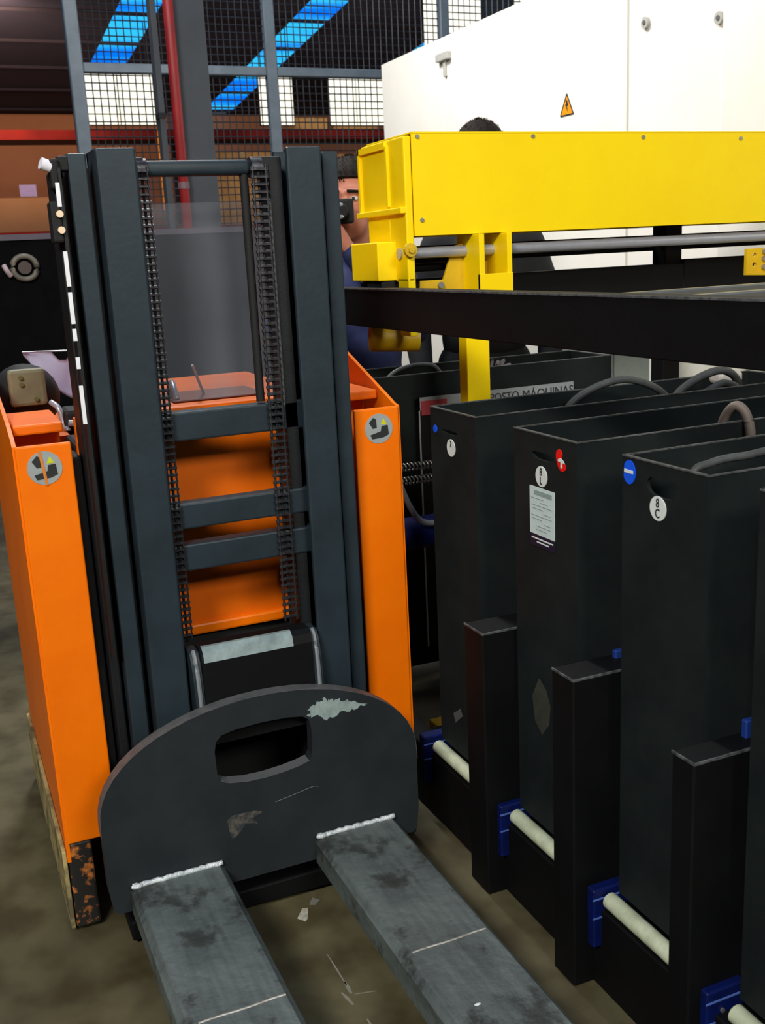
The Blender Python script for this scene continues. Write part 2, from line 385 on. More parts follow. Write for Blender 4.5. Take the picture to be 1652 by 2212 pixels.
# ------------------------------------------------------------ fence, column, red pipe
t = thing('mesh_fence', 'grey square tube fence with fine dark wire mesh behind the stacker', 'fence', (1.0, 6.6, 0))
def sqp(x0, x1, z0, z1, y=6.6, d=.06): return box(nb(), x0, x1, y, y + d, z0, z1, .006, 1)
obj('post', sqp(.975, 1.055, 0, 3.6), FENCE, t); obj('post', sqp(2.165, 2.235, 0, 3.6), FENCE, t)
obj('post', sqp(3.375, 3.44, 0, 3.6), FENCE, t); obj('post', sqp(4.5, 4.57, 0, 3.6), FENCE, t)
obj('top_rail', sqp(.975, 4.57, 3.54, 3.6, 6.605, .05), FENCE, t)
for a, b in ((1.055, 2.165), (2.235, 3.375), (3.44, 4.5)):
    obj('rail', sqp(a, b, 2.43, 2.485, 6.605, .05), FENCE, t)
bm = nb(); r_ = .0035
def wire(x0, z0, x1, z1, y):
    if x0 == x1: vs = [(x0 - r_, y), (x0, y - r_), (x0 + r_, y), (x0, y + r_)]; a = [bm.verts.new((p, q, z0)) for p, q in vs]; b = [bm.verts.new((p, q, z1)) for p, q in vs]
    else: vs = [(z0 - r_, y), (z0, y - r_), (z0 + r_, y), (z0, y + r_)]; a = [bm.verts.new((x0, q, p)) for p, q in vs]; b = [bm.verts.new((x1, q, p)) for p, q in vs]
    for k in range(4): bm.faces.new((a[k], a[(k + 1) % 4], b[(k + 1) % 4], b[k]))
for a, b in ((1.055, 2.165), (2.235, 3.375), (3.44, 4.5)):
    n = round((b - a) / .043)
    for k in range(1, n): wire(a + (b - a) * k / n, .1, a + (b - a) * k / n, 3.54, 6.63)
    for k in range(1, 80): wire(a, .1 + k * .043, b, .1 + k * .043, 6.637)
obj('wire_mesh', bm, WIRE, t, kind='stuff')
t = thing('steel_column', 'grey steel building column rising behind the stacker mast', 'column', (1.12, 4.42, 0))
f = nb(); box(f, 1.06, 1.185, 4.36, 4.375, 0, rz(4.42) - .15); box(f, 1.06, 1.185, 4.49, 4.505, 0, rz(4.42) - .15); box(f, 1.117, 1.127, 4.375, 4.49, 0, rz(4.42) - .15)
obj('web', f, COLM, t)
obj('base_plate', box(nb(), 1.062, 1.245, 4.35, 4.56, 0, .02), COLM, t)
td = thing('cable_duct', 'narrow grey cable duct running up left of the red pipe', 'duct', (.997, 4.45, 0))
obj('duct', box(nb(), .985, 1.008, 4.42, 4.48, 0, rz(4.45) - .15), COLM, td)
for z in (.6, 1.9, 2.4): obj('duct_clip', box(nb(), .982, 1.0095, 4.415, 4.485, z, z + .02), MASTD, td)
t = thing('red_pipe', 'red vertical pipe running up beside the grey column', 'pipe', (1.035, 4.33, 0))
obj('pipe', cyl(nb(), (1.035, 4.325, 0), (1.035, 4.325, rz(4.33) - .15), .0205, 18), REDPIPE, t, smooth=True)
for z in (.5, 1.62, 2.7): obj('clamp', cyl(nb(), (1.035, 4.325, z), (1.035, 4.325, z + .025), .0235, 18), mat('clamp grey', (110, 84, 90), .5), t)

# ------------------------------------------------------------ cream machine cabinets on the right
def cabinet(label, y0, y1, x0, panels, z1=2.455, depth=1.3):
    t = thing('machine_cabinet', label, 'cabinet', (x0, (y0 + y1) / 2, 0), group='cream machine cabinets')
    obj('body', box(nb(), x0 + .02, x0 + depth, y0 + .004, y1 - .004, .0, z1 - .01), WHITE, t)
    for (a, b, lab) in panels:
        p = obj('door_panel', box(nb(), x0, x0 + .022, a + .004, b - .004, .08, z1, .003, 1), WHITE, t)
    obj('top_cap', box(nb(), x0 + .02, x0 + depth, y0 + .002, y1 - .002, z1 - .01, z1), WHITE, t)
    obj('plinth', box(nb(), x0 + .03, x0 + .05, y0 + .01, y1 - .01, 0, .075), BLACK, t)
    return t
c1 = cabinet('long cream cabinet run beyond the yellow gantry with a warning triangle', 3.81, 6.3, 2.8, [(3.81, 5.44, ''), (5.44, 6.3, '')])
c2 = cabinet('narrow cream cabinet with two round locks behind the yellow gantry', 3.2, 3.80, 2.8, [(3.2, 3.80, '')])
c3 = cabinet('nearest cream cabinet at the right edge with a rounded corner', 1.2, 3.17, 2.74, [(1.2, 3.17, '')])
cyl_ = nb(); cyl(cyl_, (2.775, 3.155, .08), (2.775, 3.155, 2.455), .035, 24); obj('rounded_corner', cyl_, WHITE, c3, smooth=True)
for y, z in ((3.68, 2.17), (3.25, 2.10)):
    bm = nb(); cyl(bm, (2.80, y, z), (2.786, y, z), .022, 20); l = obj('round_lock', bm, mat('lock grey', (176, 174, 168), .5), c2)
    bm = nb(); cyl(bm, (2.786, y, z), (2.783, y, z), .009, 12); obj('keyhole', bm, mat('lock dark', (90, 90, 90), .5), l)
tri = prism(nb(), [(4.30, 1.90), (4.20, 1.90), (4.25, 1.985)], 'X', 2.798, 2.7995)
wt = obj('warning_triangle', tri, AMBER, c1, label='small amber warning triangle')
f = nb(); 
for (a, b) in (((4.302, 1.899), (4.198, 1.899)), ((4.302, 1.899), (4.25, 1.988)), ((4.198, 1.899), (4.25, 1.988))):
    cyl(f, (2.798, *a), (2.798, *b), .0028, 6)
obj('triangle_border', f, INK, wt)
obj('bolt_mark', prism(nb(), [(4.247, 1.962), (4.238, 1.938), (4.248, 1.938), (4.243, 1.912), (4.262, 1.944), (4.252, 1.944), (4.258, 1.962)], 'X', 2.7965, 2.798), INK, wt)
f = nb(); box(f, 2.77, 2.80, 5.36, 5.5, 2.33, 2.37, .004); box(f, 2.785, 2.80, 5.415, 5.44, 2.25, 2.33, .003)
obj('latch', f, mat('lock grey', (176, 174, 168), .5), c1)
tube_ = nb(); tube(tube_, smooth_path([(2.95, 5.1, 2.455), (2.95, 5.08, 2.49), (2.95, 5.0, 2.50), (2.95, 4.93, 2.47), (2.95, 4.93, 2.455)]), .012)
obj('lifting_loop', tube_, COLM, c1, smooth=True)
t = thing('grey_box', 'pale grey green box low against the cream cabinets below the black beam', 'box', (2.5, 3.45, 0))
obj('housing', box(nb(), 2.365, 2.545, 3.3, 3.7, 0, 1.03, .006), mat('grey green', (150, 160, 156), .6), t)
obj('door', box(nb(), 2.375, 2.535, 3.294, 3.3, .1, .98, .002), mat('grey green', (150, 160, 156), .6), t)
t = thing('cable_tray_sign', 'low white board with a blue mark behind the cable loops', 'board', (2.3, 2.62, 0))
obj('board', box(nb(), 2.12, 2.6, 2.66, 2.68, .0, 1.012), mat('white board', (226, 226, 220), .5), t)
obj('blue_mark', prism(nb(), [(2.17, .988), (2.27, .988), (2.27, .999), (2.185, .999), (2.185, 1.006), (2.17, 1.006)], 'Y', 2.6565, 2.66), BLUE, t)

# ------------------------------------------------------------ black table frame over the battery trays
t = thing('beam_frame', 'black steel beam frame spanning over the row of battery trays', 'frame', (1.45, 1.7, 0))
zt, zb = 1.24, 1.139
obj('front_beam', box(nb(), .995, 1.06, .1, 2.98, 1.157, 1.249, .002, 1), BLACK, t)
obj('cross_beam', box(nb(), 1.06, 2.06, 2.52, 2.58, 1.17, 1.262, .002, 1), BLACK, t)
obj('cross_beam', box(nb(), 2.06, 2.72, 2.52, 2.58, 1.165, 1.272, .002, 1), BLACK, t)
obj('joint_post', box(nb(), 2.0, 2.06, 2.53, 2.59, 0, 1.4, .002, 1), BLACK, t)
obj('rear_beam', box(nb(), 2.67, 2.72, .1, 2.52, zb, zt), BLACK, t)
for y in (1.22, 1.42, 1.62): obj('cross_rail', box(nb(), 1.06, 2.67, y, y + .03, 1.205, 1.238, .003, 1), mat('rail grey', (132, 132, 126), .3, .6), t)
for (x, y) in ((.998, 2.92), (.998, .1), (2.66, .1)): obj('leg', box(nb(), x, x + .06, y, y + .06, 0, zb + .01), BLACK, t)
obj('upper_rail', box(nb(), 1.15, 2.72, 2.60, 2.64, 1.30, 1.345), BLACK, t)
obj('upper_post', box(nb(), 1.385, 1.43, 2.60, 2.64, 0, 1.30), BLACK, t)
obj('upper_post', box(nb(), 2.66, 2.72, 2.60, 2.64, 0, 1.30), BLACK, t)
obj('worn_edge', box(nb(), .9938, .9975, .1, 2.98, 1.2465, 1.2502), RIM, t)

# ------------------------------------------------------------ yellow gantry
t = thing('yellow_gantry', 'bright yellow battery lifting gantry with a long riveted cover', 'gantry', (1.25, 2.4, 0))
GY = 2.33
zt0, zb0 = 1.60, 1.367
f = nb(); box(f, 1.105, 3.1 - .4, GY, GY + .004, zb0, zt0)
cov = obj('cover_panel', f, YEL, t)
obj('cover_top', box(nb(), 1.105, 2.7, GY - .002, GY + .27, zt0, zt0 + .003), YEL, t)
obj('rear_panel', box(nb(), 1.105, 2.7, GY + .268, GY + .272, zb0, zt0), YEL, t)
for (x, z) in ((1.12, 1.592), (1.435, 1.592), (1.765, 1.589), (2.085, 1.585), (1.125, 1.403), (2.4, 1.585), (2.45, 1.4)):
    bm = nb(); cyl(bm, (x, GY, z), (x, GY - .004, z), .0058, 12, .0045); obj('screw', bm, ZINC, cov)
# end frame with recess, rounded like folded sheet
f = nb()
box(f, 1.085, 1.105, GY + .004, GY + .10, 1.26, 1.595, .004); box(f, 1.085, 1.105, GY + .004, GY + .065, 1.13, 1.27, .003); box(f, 1.085, 1.10, GY + .10, GY + .26, 1.425, 1.595, .003)
e_ = obj('end_frame', f, YEL, t)
f = nb(); box(f, 1.078, 1.0875, GY + .09, GY + .10, 1.44, 1.58); box(f, 1.078, 1.0875, GY + .10, GY + .27, 1.575, 1.59); box(f, 1.078, 1.0875, GY + .262, GY + .272, 1.43, 1.59); box(f, 1.072, 1.0875, GY + .004, GY + .28, 1.42, 1.434, .002)
obj('end_flange', f, YEL, t)
f = nb(); box(f, 1.085, 1.10, GY + .10, GY + .235, 1.264, 1.425, .002); box(f, 1.085, 1.10, GY + .195, GY + .235, 1.14, 1.27, .002); obj('leg_plate', f, YEL, t)
bb = obj('bumper_block', box(nb(), 1.035, 1.095, GY + .07, GY + .24, 1.264, 1.357, .003), YEL, t)
bm = nb(); cyl(bm, (1.088, GY - .0, 1.335), (1.088, GY - .012, 1.335), .016, 14); obj('bolt', bm, YELD, t)
bm = nb(); cyl(bm, (1.088, GY - .012, 1.335), (1.088, GY - .018, 1.335), .008, 6); obj('bolt', bm, YELD, t)
obj('buffer', box(nb(), 1.045, 1.083, GY + .075, GY + .17, 1.195, 1.264, .004), RUBBER, t)
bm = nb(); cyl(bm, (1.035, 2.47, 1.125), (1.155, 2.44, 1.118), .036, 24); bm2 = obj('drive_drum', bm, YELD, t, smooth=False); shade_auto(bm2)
f = nb(); cyl(f, (1.08, 2.375, 1.327), (2.69, 2.375, 1.327), .0135, 20); shade_auto(obj('guide_rod', f, CHROME, t))
f = nb(); cyl(f, (1.10, 2.44, 1.292), (1.30, 2.44, 1.292), .011, 12); obj('lower_rod', f, BLACK, t)
# bracket on the rod
f = nb(); box(f, 1.262, 1.277, 2.30, 2.42, 1.225, 1.366, .002); box(f, 1.340, 1.354, 2.30, 2.42, 1.225, 1.366, .002)
box(f, 1.262, 1.354, 2.298, 2.31, 1.215, 1.27, .001)
obj('lifting_bracket', f, YEL, t)
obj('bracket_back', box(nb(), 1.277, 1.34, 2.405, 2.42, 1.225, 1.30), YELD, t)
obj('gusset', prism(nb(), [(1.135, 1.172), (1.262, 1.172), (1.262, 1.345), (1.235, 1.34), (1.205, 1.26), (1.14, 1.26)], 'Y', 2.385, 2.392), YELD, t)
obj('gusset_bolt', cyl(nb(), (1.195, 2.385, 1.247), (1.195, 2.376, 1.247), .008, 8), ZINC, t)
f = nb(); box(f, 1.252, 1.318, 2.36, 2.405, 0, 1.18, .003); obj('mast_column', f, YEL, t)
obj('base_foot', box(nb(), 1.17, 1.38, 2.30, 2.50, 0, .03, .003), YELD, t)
obj('motor_block', box(nb(), 1.125, 1.19, 2.40, 2.46, 1.20, 1.245, .006), BLACK, t)
f = nb(); box(f, 2.69, 2.705, GY, GY + .27, .0, 1.6); obj('end_plate', f, YEL, t)
t2 = thing('mounting_plate', 'small yellow drilled mounting plate on the beam frame at the right edge', 'plate', (1.86, 2.0, 1.24))
f = prism(nb(), [(1.82, 1.2385), (2.0, 1.2385), (2.0, 1.30), (1.82, 1.30)], 'Y', 2.0, 2.008, holes=[disc_pts(1.845, 1.262, .006, .006, 10), disc_pts(1.845, 1.285, .005, .005, 10)])
t2.location.z = 1.2385; ORG[t2.name] = Vector((1.86, 2.0, 1.2385))
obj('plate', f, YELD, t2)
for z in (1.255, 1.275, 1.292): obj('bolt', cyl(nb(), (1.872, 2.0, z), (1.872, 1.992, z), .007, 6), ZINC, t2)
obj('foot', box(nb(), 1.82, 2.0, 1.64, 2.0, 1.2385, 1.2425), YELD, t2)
# coil springs and blue cylinder at the far left of the tray row
for z in (.83, .797):
    rod = obj('core_rod', cyl(nb(), (.95, 2.235, z), (1.236, 2.235, z), .0045, 8), MASTD, t)
    bm = nb(); pts = [(0.955 + .27 * k / 220, 2.235 + .009 * math.cos(k * 2 * math.pi / 8), z + .009 * math.sin(k * 2 * math.pi / 8)) for k in range(221)]
    tube(bm, pts, .0022, 5); obj('coil_spring', bm, SPRING, rod, smooth=True)
f = nb(); cyl(f, (.96, 2.27, .655), (1.20, 2.27, .655), .04, 24); t3 = shade_auto(obj('blue_cylinder', f, BLUEP, t))
tb_ = nb(); tube(tb_, smooth_path([(.99, 2.222, .79), (1.01, 2.222, .74), (1.035, 2.218, .70), (1.07, 2.218, .688), (1.13, 2.218, .69)]), .0075); obj('hose', tb_, mat('hose grey', (130, 136, 144), .4), t3, smooth=True)
obj('cylinder_mount', box(nb(), 1.18, 1.225, 2.23, 2.40, .58, .86), BLACK, t)

# ------------------------------------------------------------ battery trays
def tray(label, y0, y1, x1=1.9, z0=.2, z1=.997, hole=None, deco=None):
    t = thing('battery_tray', label, 'battery tray', (1.45, (y0 + y1) / 2, z0), group='upright black battery trays in the rack')
    th = .006; out = [(y0, z0), (y1, z0), (y1, z1), (y0, z1)]
    holes = [hole] if hole else []
    obj('front_wall', prism(nb(), out, 'X', 1.0, 1.0 + th, holes), TRAY, t)
    f = nb(); box(f, 1.0 + th, x1, y0, y0 + th, z0, z1); box(f, 1.0 + th, x1, y1 - th, y1, z0, z1); box(f, x1 - th, x1, y0 + th, y1 - th, z0, z1); box(f, 1.0 + th, x1 - th, y0 + th, y1 - th, z0, z0 + th)
    obj('side_walls', f, TRAY, t)
    f = nb(); e = .0012
    box(f, 1.0 - e, 1.0 + th, y0, y1, z1, z1 + .0022); box(f, 1.0, x1, y0 - e, y0 + th * .6, z1, z1 + .0022); box(f, 1.0, x1, y1 - th * .6, y1 + e, z1, z1 + .0022); box(f, x1 - th, x1 + e, y0, y1, z1, z1 + .0022)
    obj('worn_rim', f, RIM, t)
    n = 8
    for k in range(n):
        a = 1.03 + (x1 - 1.05) * k / n; b = a + (x1 - 1.05) / n - .012
        c = obj('battery_cell', box(nb(), a, b, y0 + .012, y1 - .012, z0 + .007, .84, .004, 1), BLACK, t)
        obj('cell_cap', cyl(nb(), ((a + b) / 2, (y0 + y1) / 2, .84), ((a + b) / 2, (y0 + y1) / 2, .852), .018, 10), mat('cell cap', (60, 60, 60), .5), c)
    return t
def handhole(yc, zc, hw, hh):
    pts = []
    for k in range(24):
        a = 2 * math.pi * k / 24; u, v = math.cos(a), math.sin(a)
        pts.append((yc + hw * (abs(u) ** .7) * (1 if u > 0 else -1), zc + hh * (abs(v) ** .8) * (1 if v > 0 else -1) - (.25 * hh * (1 - u * u) if v < 0 else 0)))
    return pts
def number_disc(t, y, z, r, s):
    d = obj('number_disc', prism(nb(), disc_pts(y, z, r, r), 'X', .9985, 1.0), STW, t, label='round white number sticker')
    h = r * 1.0
    for k, ch in enumerate(s):
        text('digit', ch, 'X', .9982, y, z + r * (.42 - .84 * k), r * 1.05, INK, d, sx=.8)
tA = tray('near battery tray cut by the right edge of the frame', .85, 1.057, hole=handhole(.95, .96, .04, .014))
tB = tray('battery tray with blue minus sticker and white number disc', 1.16, 1.363, hole=handhole(1.262, .963, .038, .014))
tC = tray('battery tray with red plus sticker and white nameplate', 1.494, 1.705, hole=handhole(1.602, .958, .038, .0065))
tD = tray('battery tray farther back with small blue dot and white number disc', 1.86, 2.067, hole=handhole(1.975, .952, .036, .004))
tE = tray('farthest battery tray, standing behind the yellow gantry column', 2.65, 2.875)
# stickers on tray B
bl = disc_pts(1.344, .973, .0155, .0195, 30)
bl = [p for p in bl if not (p[0] > 1.351 and abs(p[1] - .975) < .007)]
bs = obj('minus_sticker', prism(nb(), bl, 'X', .9985, 1.0), BLUE, tB, label='round blue sticker with a white minus bar')
obj('minus_bar', prism(nb(), [(1.3335, .9715), (1.3335, .9765), (1.356, .9772), (1.356, .9715)], 'X', .9978, .9985), STW, bs)
number_disc(tB, 1.271, .928, .0195, '8C')
# tray C
rs = [(1.556, .974), (1.549, .9795), (1.541, .978), (1.538, .97), (1.5405, .962), (1.534, .956), (1.526, .953), (1.5265, .946), (1.533, .9405), (1.542, .941), (1.550, .947), (1.555, .957), (1.557, .966)]
r1 = obj('plus_sticker', prism(nb(), rs, 'X', .9985, 1.0), RED, tC, label='torn round red sticker with the rest of a white plus')
f = nb(); prism(f, [(1.5495, .9615), (1.5495, .9575), (1.5275, .9555), (1.532, .9605), (1.541, .9645)], 'X', .9978, .9985); prism(f, [(1.5415, .959), (1.5365, .959), (1.5365, .9465), (1.5415, .9465)], 'X', .9979, .9986)
obj('plus_mark', f, STW, r1)
number_disc(tC, 1.607, .9195, .0195, '8L')
npz = obj('nameplate', box(nb(), .9985, 1.0, 1.564, 1.648, .806, .897), PAPER, tC, label='white printed battery nameplate')
f = nb(); box(f, .998, .9985, 1.571, 1.632, .882, .891); 
obj('title_band', f, INKG, npz)
f = nb()
for k, (a, b) in enumerate([(1.60, 1.642), (1.585, 1.612), (1.57, 1.64), (1.60, 1.64), (1.575, 1.60), (1.572, 1.642), (1.605, 1.64), (1.575, 1.598), (1.575, 1.625), (1.59, 1.625)]):
    z = .875 - k * .0066; box(f, .998, .9985, a, b, z, z + .0013)
obj('print_lines', f, INKG, npz)
nv = obj('navy_band', box(nb(), .9985, 1.0, 1.564, 1.646, .783, .806), NAVY, tC)
f = nb(); box(f, .998, .9985, 1.568, 1.642, .797, .7995); box(f, .998, .9985, 1.582, 1.624, .7905, .793); obj('print_lines', f, STW, nv)
obj('worn_patch', prism(nb(), [(1.60, .50), (1.625, .515), (1.65, .47), (1.64, .42), (1.615, .40), (1.59, .43), (1.585, .47)], 'X', .9992, 1.0), mat('worn patch', (54, 54, 44), .8, rgb2=(42, 44, 38), scale=40), tC)
# tray D
number_disc(tD, 1.968, .919, .019, '7')
obj('blue_dot', prism(nb(), disc_pts(2.042, .951, .009, .0085, 16), 'X', .9985, 1.0), BLUE, tD)
obj('scuff', prism(nb(), [(1.955, .30), (1.965, .315), (2.0, .29), (1.99, .27)], 'X', .9992, 1.0), mat('scuff', (84, 86, 88), .7), tD)
# sign on the far tray
sg = thing('station_sign', 'framed dark sign with red mark and POSTO MÁQUINAS lettering propped behind the tray row', 'sign', (1.47, 2.62, .2))
obj('board', box(nb(), 1.235, 1.742, 2.62, 2.632, .2, .936), BLACK, sg)
f = nb(); box(f, 1.232, 1.742, 2.6175, 2.62, .900, .936); st = obj('white_strip', f, mat('sign white', (140, 144, 148), .5), sg)
f = nb(); box(f, 1.232, 1.236, 2.6175, 2.62, .2, .936); obj('left_border', f, mat('sign white', (170, 174, 178), .5), sg)
f = nb(); box(f, 1.240, 1.320, 2.6155, 2.6175, .886, .926); obj('red_mark', f, mat('sign red', (158, 44, 56), .6), sg)
text('lettering', 'POSTO', 'Y', 2.6168, 1.506, .9125, .034, INK, sg, th=.0008, sx=.9)
text('lettering', 'MÁQUINAS', 'Y', 2.6168, 1.653, .9115, .036, INK, sg, th=.0008, sx=.95)
# cables
def cable(label, pts, r, m_=CABLE, plug=None):
    t = thing('battery_cable', label, 'cable', pts[0], group='battery cables over the trays')
    bm = nb(); tube(bm, smooth_path(pts, 10), r, 10); obj('cable', bm, m_, t, smooth=True)
    for k, p in ((0, pts[0]), (1, pts[-1])):
        obj('terminal_lug', box(nb(), p[0] - .012, p[0] + .012, p[1] - .01, p[1] + .01, p[2] - .012, p[2] + .004, .002, 1), CHAINM, t)
    if plug: obj('plug', plug, mat('pale plug', (196, 190, 184), .5), t)
    return t
cz = .866
cable('thick cable arching up from the fourth tray toward the right', [(1.22, 1.96, cz), (1.27, 1.96, .95), (1.32, 1.96, 1.0), (1.43, 1.96, 1.027), (1.53, 1.96, .998), (1.60, 1.96, .93), (1.64, 1.96, cz)], .0085)
cable('outer of the two looping cables in the fourth tray', [(1.50, 1.92, cz), (1.55, 1.93, .965), (1.60, 1.93, 1.005), (1.68, 1.93, 1.028), (1.74, 1.94, 1.01), (1.77, 1.95, .96), (1.78, 1.95, cz)], .0095,
      plug=box(nb(), 1.74, 1.81, 1.985, 2.03, .985, 1.012, .008))
cable('inner of the two looping cables in the fourth tray', [(1.56, 1.90, cz), (1.60, 1.90, .965), (1.64, 1.905, .99), (1.69, 1.91, 1.0), (1.735, 1.91, .97), (1.75, 1.91, cz)], .0085)
cable('cable lying along the top of the blue sticker tray', [(1.025, 1.27, cz), (1.05, 1.26, .972), (1.09, 1.26, .99), (1.15, 1.258, .994), (1.25, 1.255, .985), (1.32, 1.255, cz)], .0065)
cable('short brown grey cable hooked over the red sticker tray', [(1.36, 1.56, cz), (1.36, 1.545, .98), (1.36, 1.515, 1.022), (1.368, 1.496, 1.016), (1.372, 1.4835, .985), (1.372, 1.482, .955)], .0095, mat('brown cable', (110, 98, 90), .6))
cable('thin black cable arching over the farthest tray', [(1.15, 2.76, cz), (1.17, 2.74, .95), (1.22, 2.74, 1.0), (1.30, 2.74, 1.013), (1.36, 2.74, .99), (1.40, 2.74, cz)], .006)
t = thing('connector', 'tangle of grey plugs and wires on the farthest tray', 'connector', (1.52, 2.76, .855))
f = nb()
for k in range(7):
    a = random.random() * 6; tube(f, smooth_path([(1.50 + .02 * k, 2.74, .8545), (1.50 + .015 * k, 2.75 + .01 * math.sin(a), .95), (1.49 + .02 * k, 2.76, .995 + .012 * math.sin(a)), (1.52 + .01 * k, 2.77, .96), (1.53 + .01 * k, 2.78, .8545)], 6), .004, 6)
obj('wires', f, mat('grey wires', (120, 112, 112), .6), t)

# rack under the trays
t = thing('battery_rack', 'black steel rack with roller supports holding the battery trays', 'rack', (1.4, 1.6, 0))
obj('front_rail', box(nb(), .972, 1.03, .6, 2.95, 0, .165, .003, 1), BLACK, t)
obj('rear_rail', box(nb(), 1.84, 1.9, .6, 2.95, 0, .165, .003, 1), BLACK, t)
for y in (.62, 1.42, 2.2, 2.9): obj('cross_member', box(nb(), 1.03, 1.84, y, y + .04, .02, .14), BLACK, t)
for (a, b, z) in ((.76, .81, .6), (1.092, 1.142, .594), (1.402, 1.470, .608), (1.722, 1.80, .588)):
    p = obj('divider_post', box(nb(), .93, 1.09, a, b, 0, z, .003, 1), BLACK, t)
    f = nb(); box(f, .9292, .932, a, b, z - .003, z + .0008); box(f, .93, 1.09, a - .0008, a + .002, z - .003, z + .0008)
    obj('worn_edge', f, RIM, p)
for (a, b) in ((.86, 1.05), (1.155, 1.372), (1.488, 1.70), (1.86, 2.06), (2.66, 2.86)):
    for x in (.987, 1.85):
        bm = nb(); cyl(bm, (x, a, .183), (x, b, .183), .0155, 18); shade_auto(obj('roller', bm, ROLLER, t))
for y in (1.078, 1.3765, 1.7075, 2.07):
    h = obj('roller_holder', box(nb(), .955, 1.03, y, y + .022 if y < 2 else y + .03, .09, .208, .003, 1), BLUEP, t)
    f = nb(); box(f, .953, 1.02, y - .0012, y, .188, .191); box(f, .953, 1.02, y - .0012, y, .150, .153); obj('holder_mark', f, mat('pale blue mark', (90, 120, 200), .5), h)
    obj('screw', cyl(nb(), (.985, y, .17), (.985, y - .003, .17), .004, 8), ZINC, h)
for y in (1.145, 1.473, 1.802): obj('blue_peg', box(nb(), 1.05, 1.09, y - .026, y - .014, .56, .622, .002, 1), mat('peg blue', (14, 50, 130), .6), t)

# ------------------------------------------------------------ pallet stacker
S = thing('pallet_stacker', 'orange pedestrian stacker with slate twin mast and welded steel forks', 'stacker', (.507, 2.2, 0))
CX = .519
def mx(x): return 2 * CX - x
def rng(a, b, s): return (a, b) if s < 0 else (mx(b), mx(a))
for s in (-1, 1):
    f = nb(); a, b = rng(.268, .300, s); box(f, a, b, 1.955, 1.968, .06, 1.524, .003); a, b = rng(.268, .278, s); box(f, a, b, 1.968, 2.06, .06, 1.524); a, b = rng(.268, .300, s); box(f, a, b, 2.05, 2.06, .06, 1.524)
    obj('outer_mast', f, MAST, S)
    f = nb(); a, b = rng(.243, .262, s) if s < 0 else (.7705, .777); box(f, a, b, 1.985, 2.075, .08, 1.50, .004); obj('side_channel', f, MASTD, S)
    f = nb(); a, b = rng(.284, .306, s); box(f, a, b, 1.975, 2.035, .08, 1.50); obj('rail_insert', f, MASTD, S)
    f = nb(); a, b = rng(.312, .381, s); box(f, a, b, 1.925, 1.938, .10, 1.53, .004); a, b = rng(.312, .324, s); box(f, a, b, 1.938, 2.03, .10, 1.53); a, b = rng(.312, .375, s); box(f, a, b, 2.018, 2.03, .10, 1.53)
    obj('inner_mast', f, MAST, S)
# crossbars
for z0, z1, y in ((1.0, 1.056, 1.962), (.828, .879, 1.958), (.743, .797, 1.958)):
    obj('cross_bar', box(nb(), .324, mx(.324), y, y + .035, z0, z1, .004), MAST, S)
f = nb(); box(f, .395, .60, 1.962, 1.99, 1.484, 1.512, .010, 4); shade_auto(obj('top_cross_bar', f, MAST, S), 40)
obj('bar_bracket', box(nb(), .378, .40, 1.96, 1.99, 1.50, 1.517, .003), MASTD, S); obj('bar_bracket', box(nb(), .60, .66, 1.965, 1.995, 1.48, 1.517, .004), MASTD, S)
# chains
lb = nb(); 
for sx in (-.0085, .0085): box(lb, sx - .0012, sx + .0012, -.004, .004, -.0085, .0085, .001, 1)
cyl(lb, (-.011, 0, .0), (.011, 0, .0), .0035, 6)
proto = None
def chain(x, ztop, zbot, y=1.952, wide=1.0):
    global proto
    ch = obj('lift_chain', cyl(nb(), (x, y + .004, zbot), (x, y + .004, ztop), .0028, 6), MASTD, S)
    n = int((ztop - zbot) / .0135)
    for k in range(n):
        z = ztop - .007 - k * .0135
        if proto is None:
            b2 = lb.copy(); bmesh.ops.translate(b2, verts=b2.verts, vec=(x, y, z)); proto = obj('chain_link', b2, CHAINM, ch)
        else: piece('chain_link', proto, ch, (x, y, z)).scale = (wide, 1, 1)
    return ch
chain(.394, 1.50, .60); chain(.6105, 1.50, .60, wide=1.5)
for x in (.394, .6095):
    bm = nb(); cyl(bm, (x - .011, 1.972, 1.497), (x + .011, 1.972, 1.497), .019, 20); shade_auto(obj('chain_wheel', bm, CHAINM, S))
f = nb(); cyl(f, (.587, 1.975, 1.06), (.587, 1.975, 1.49), .0085, 12); shade_auto(obj('hydraulic_hose', f, RUBBER, S))
f = nb(); tube(f, [(.6285, 1.957, 1.44), (.629, 1.957, 1.40), (.6292, 1.957, 1.20), (.6292, 1.957, 1.05)], .0028, 6); obj('thin_pipe', f, ZINC, S)
obj('inner_rail', box(nb(), .633, .657, 1.962, 2.03, .10, 1.50), MASTD, S)
# left side hose strip, white marks standing in for bright background gaps
f = nb(); box(f, .247, .253, 1.945, 1.983, .60, 1.50); strip = obj('hose_strip', f, MASTD, S)
for (z0, z1) in ((1.435, 1.475), (1.30, 1.36), (1.235, 1.29), (1.205, 1.226), (1.155, 1.176), (1.055, 1.125)):
    obj('white_gap_mark', box(nb(), .2415, .2485, 1.9435, 1.947, z0, z1), mat('white gap mark', (232, 232, 236), .4), strip)
f = nb(); box(f, .2285, .247, 1.945, 1.99, 1.375, 1.445, .004); hb = obj('hose_bracket', f, RUBBER, S)
for z in (1.423, 1.396): obj('plug', cyl(nb(), (.243, 1.945, z), (.243, 1.938, z), .0062, 12), mat('peach plug', (240, 208, 176), .5), hb)
f = nb(); box(f, .236, .252, 1.945, 1.99, 1.465, 1.515, .004); box(f, .25, .27, 1.955, 1.985, 1.495, 1.52, .003); obj('limit_switch', f, RUBBER, S)
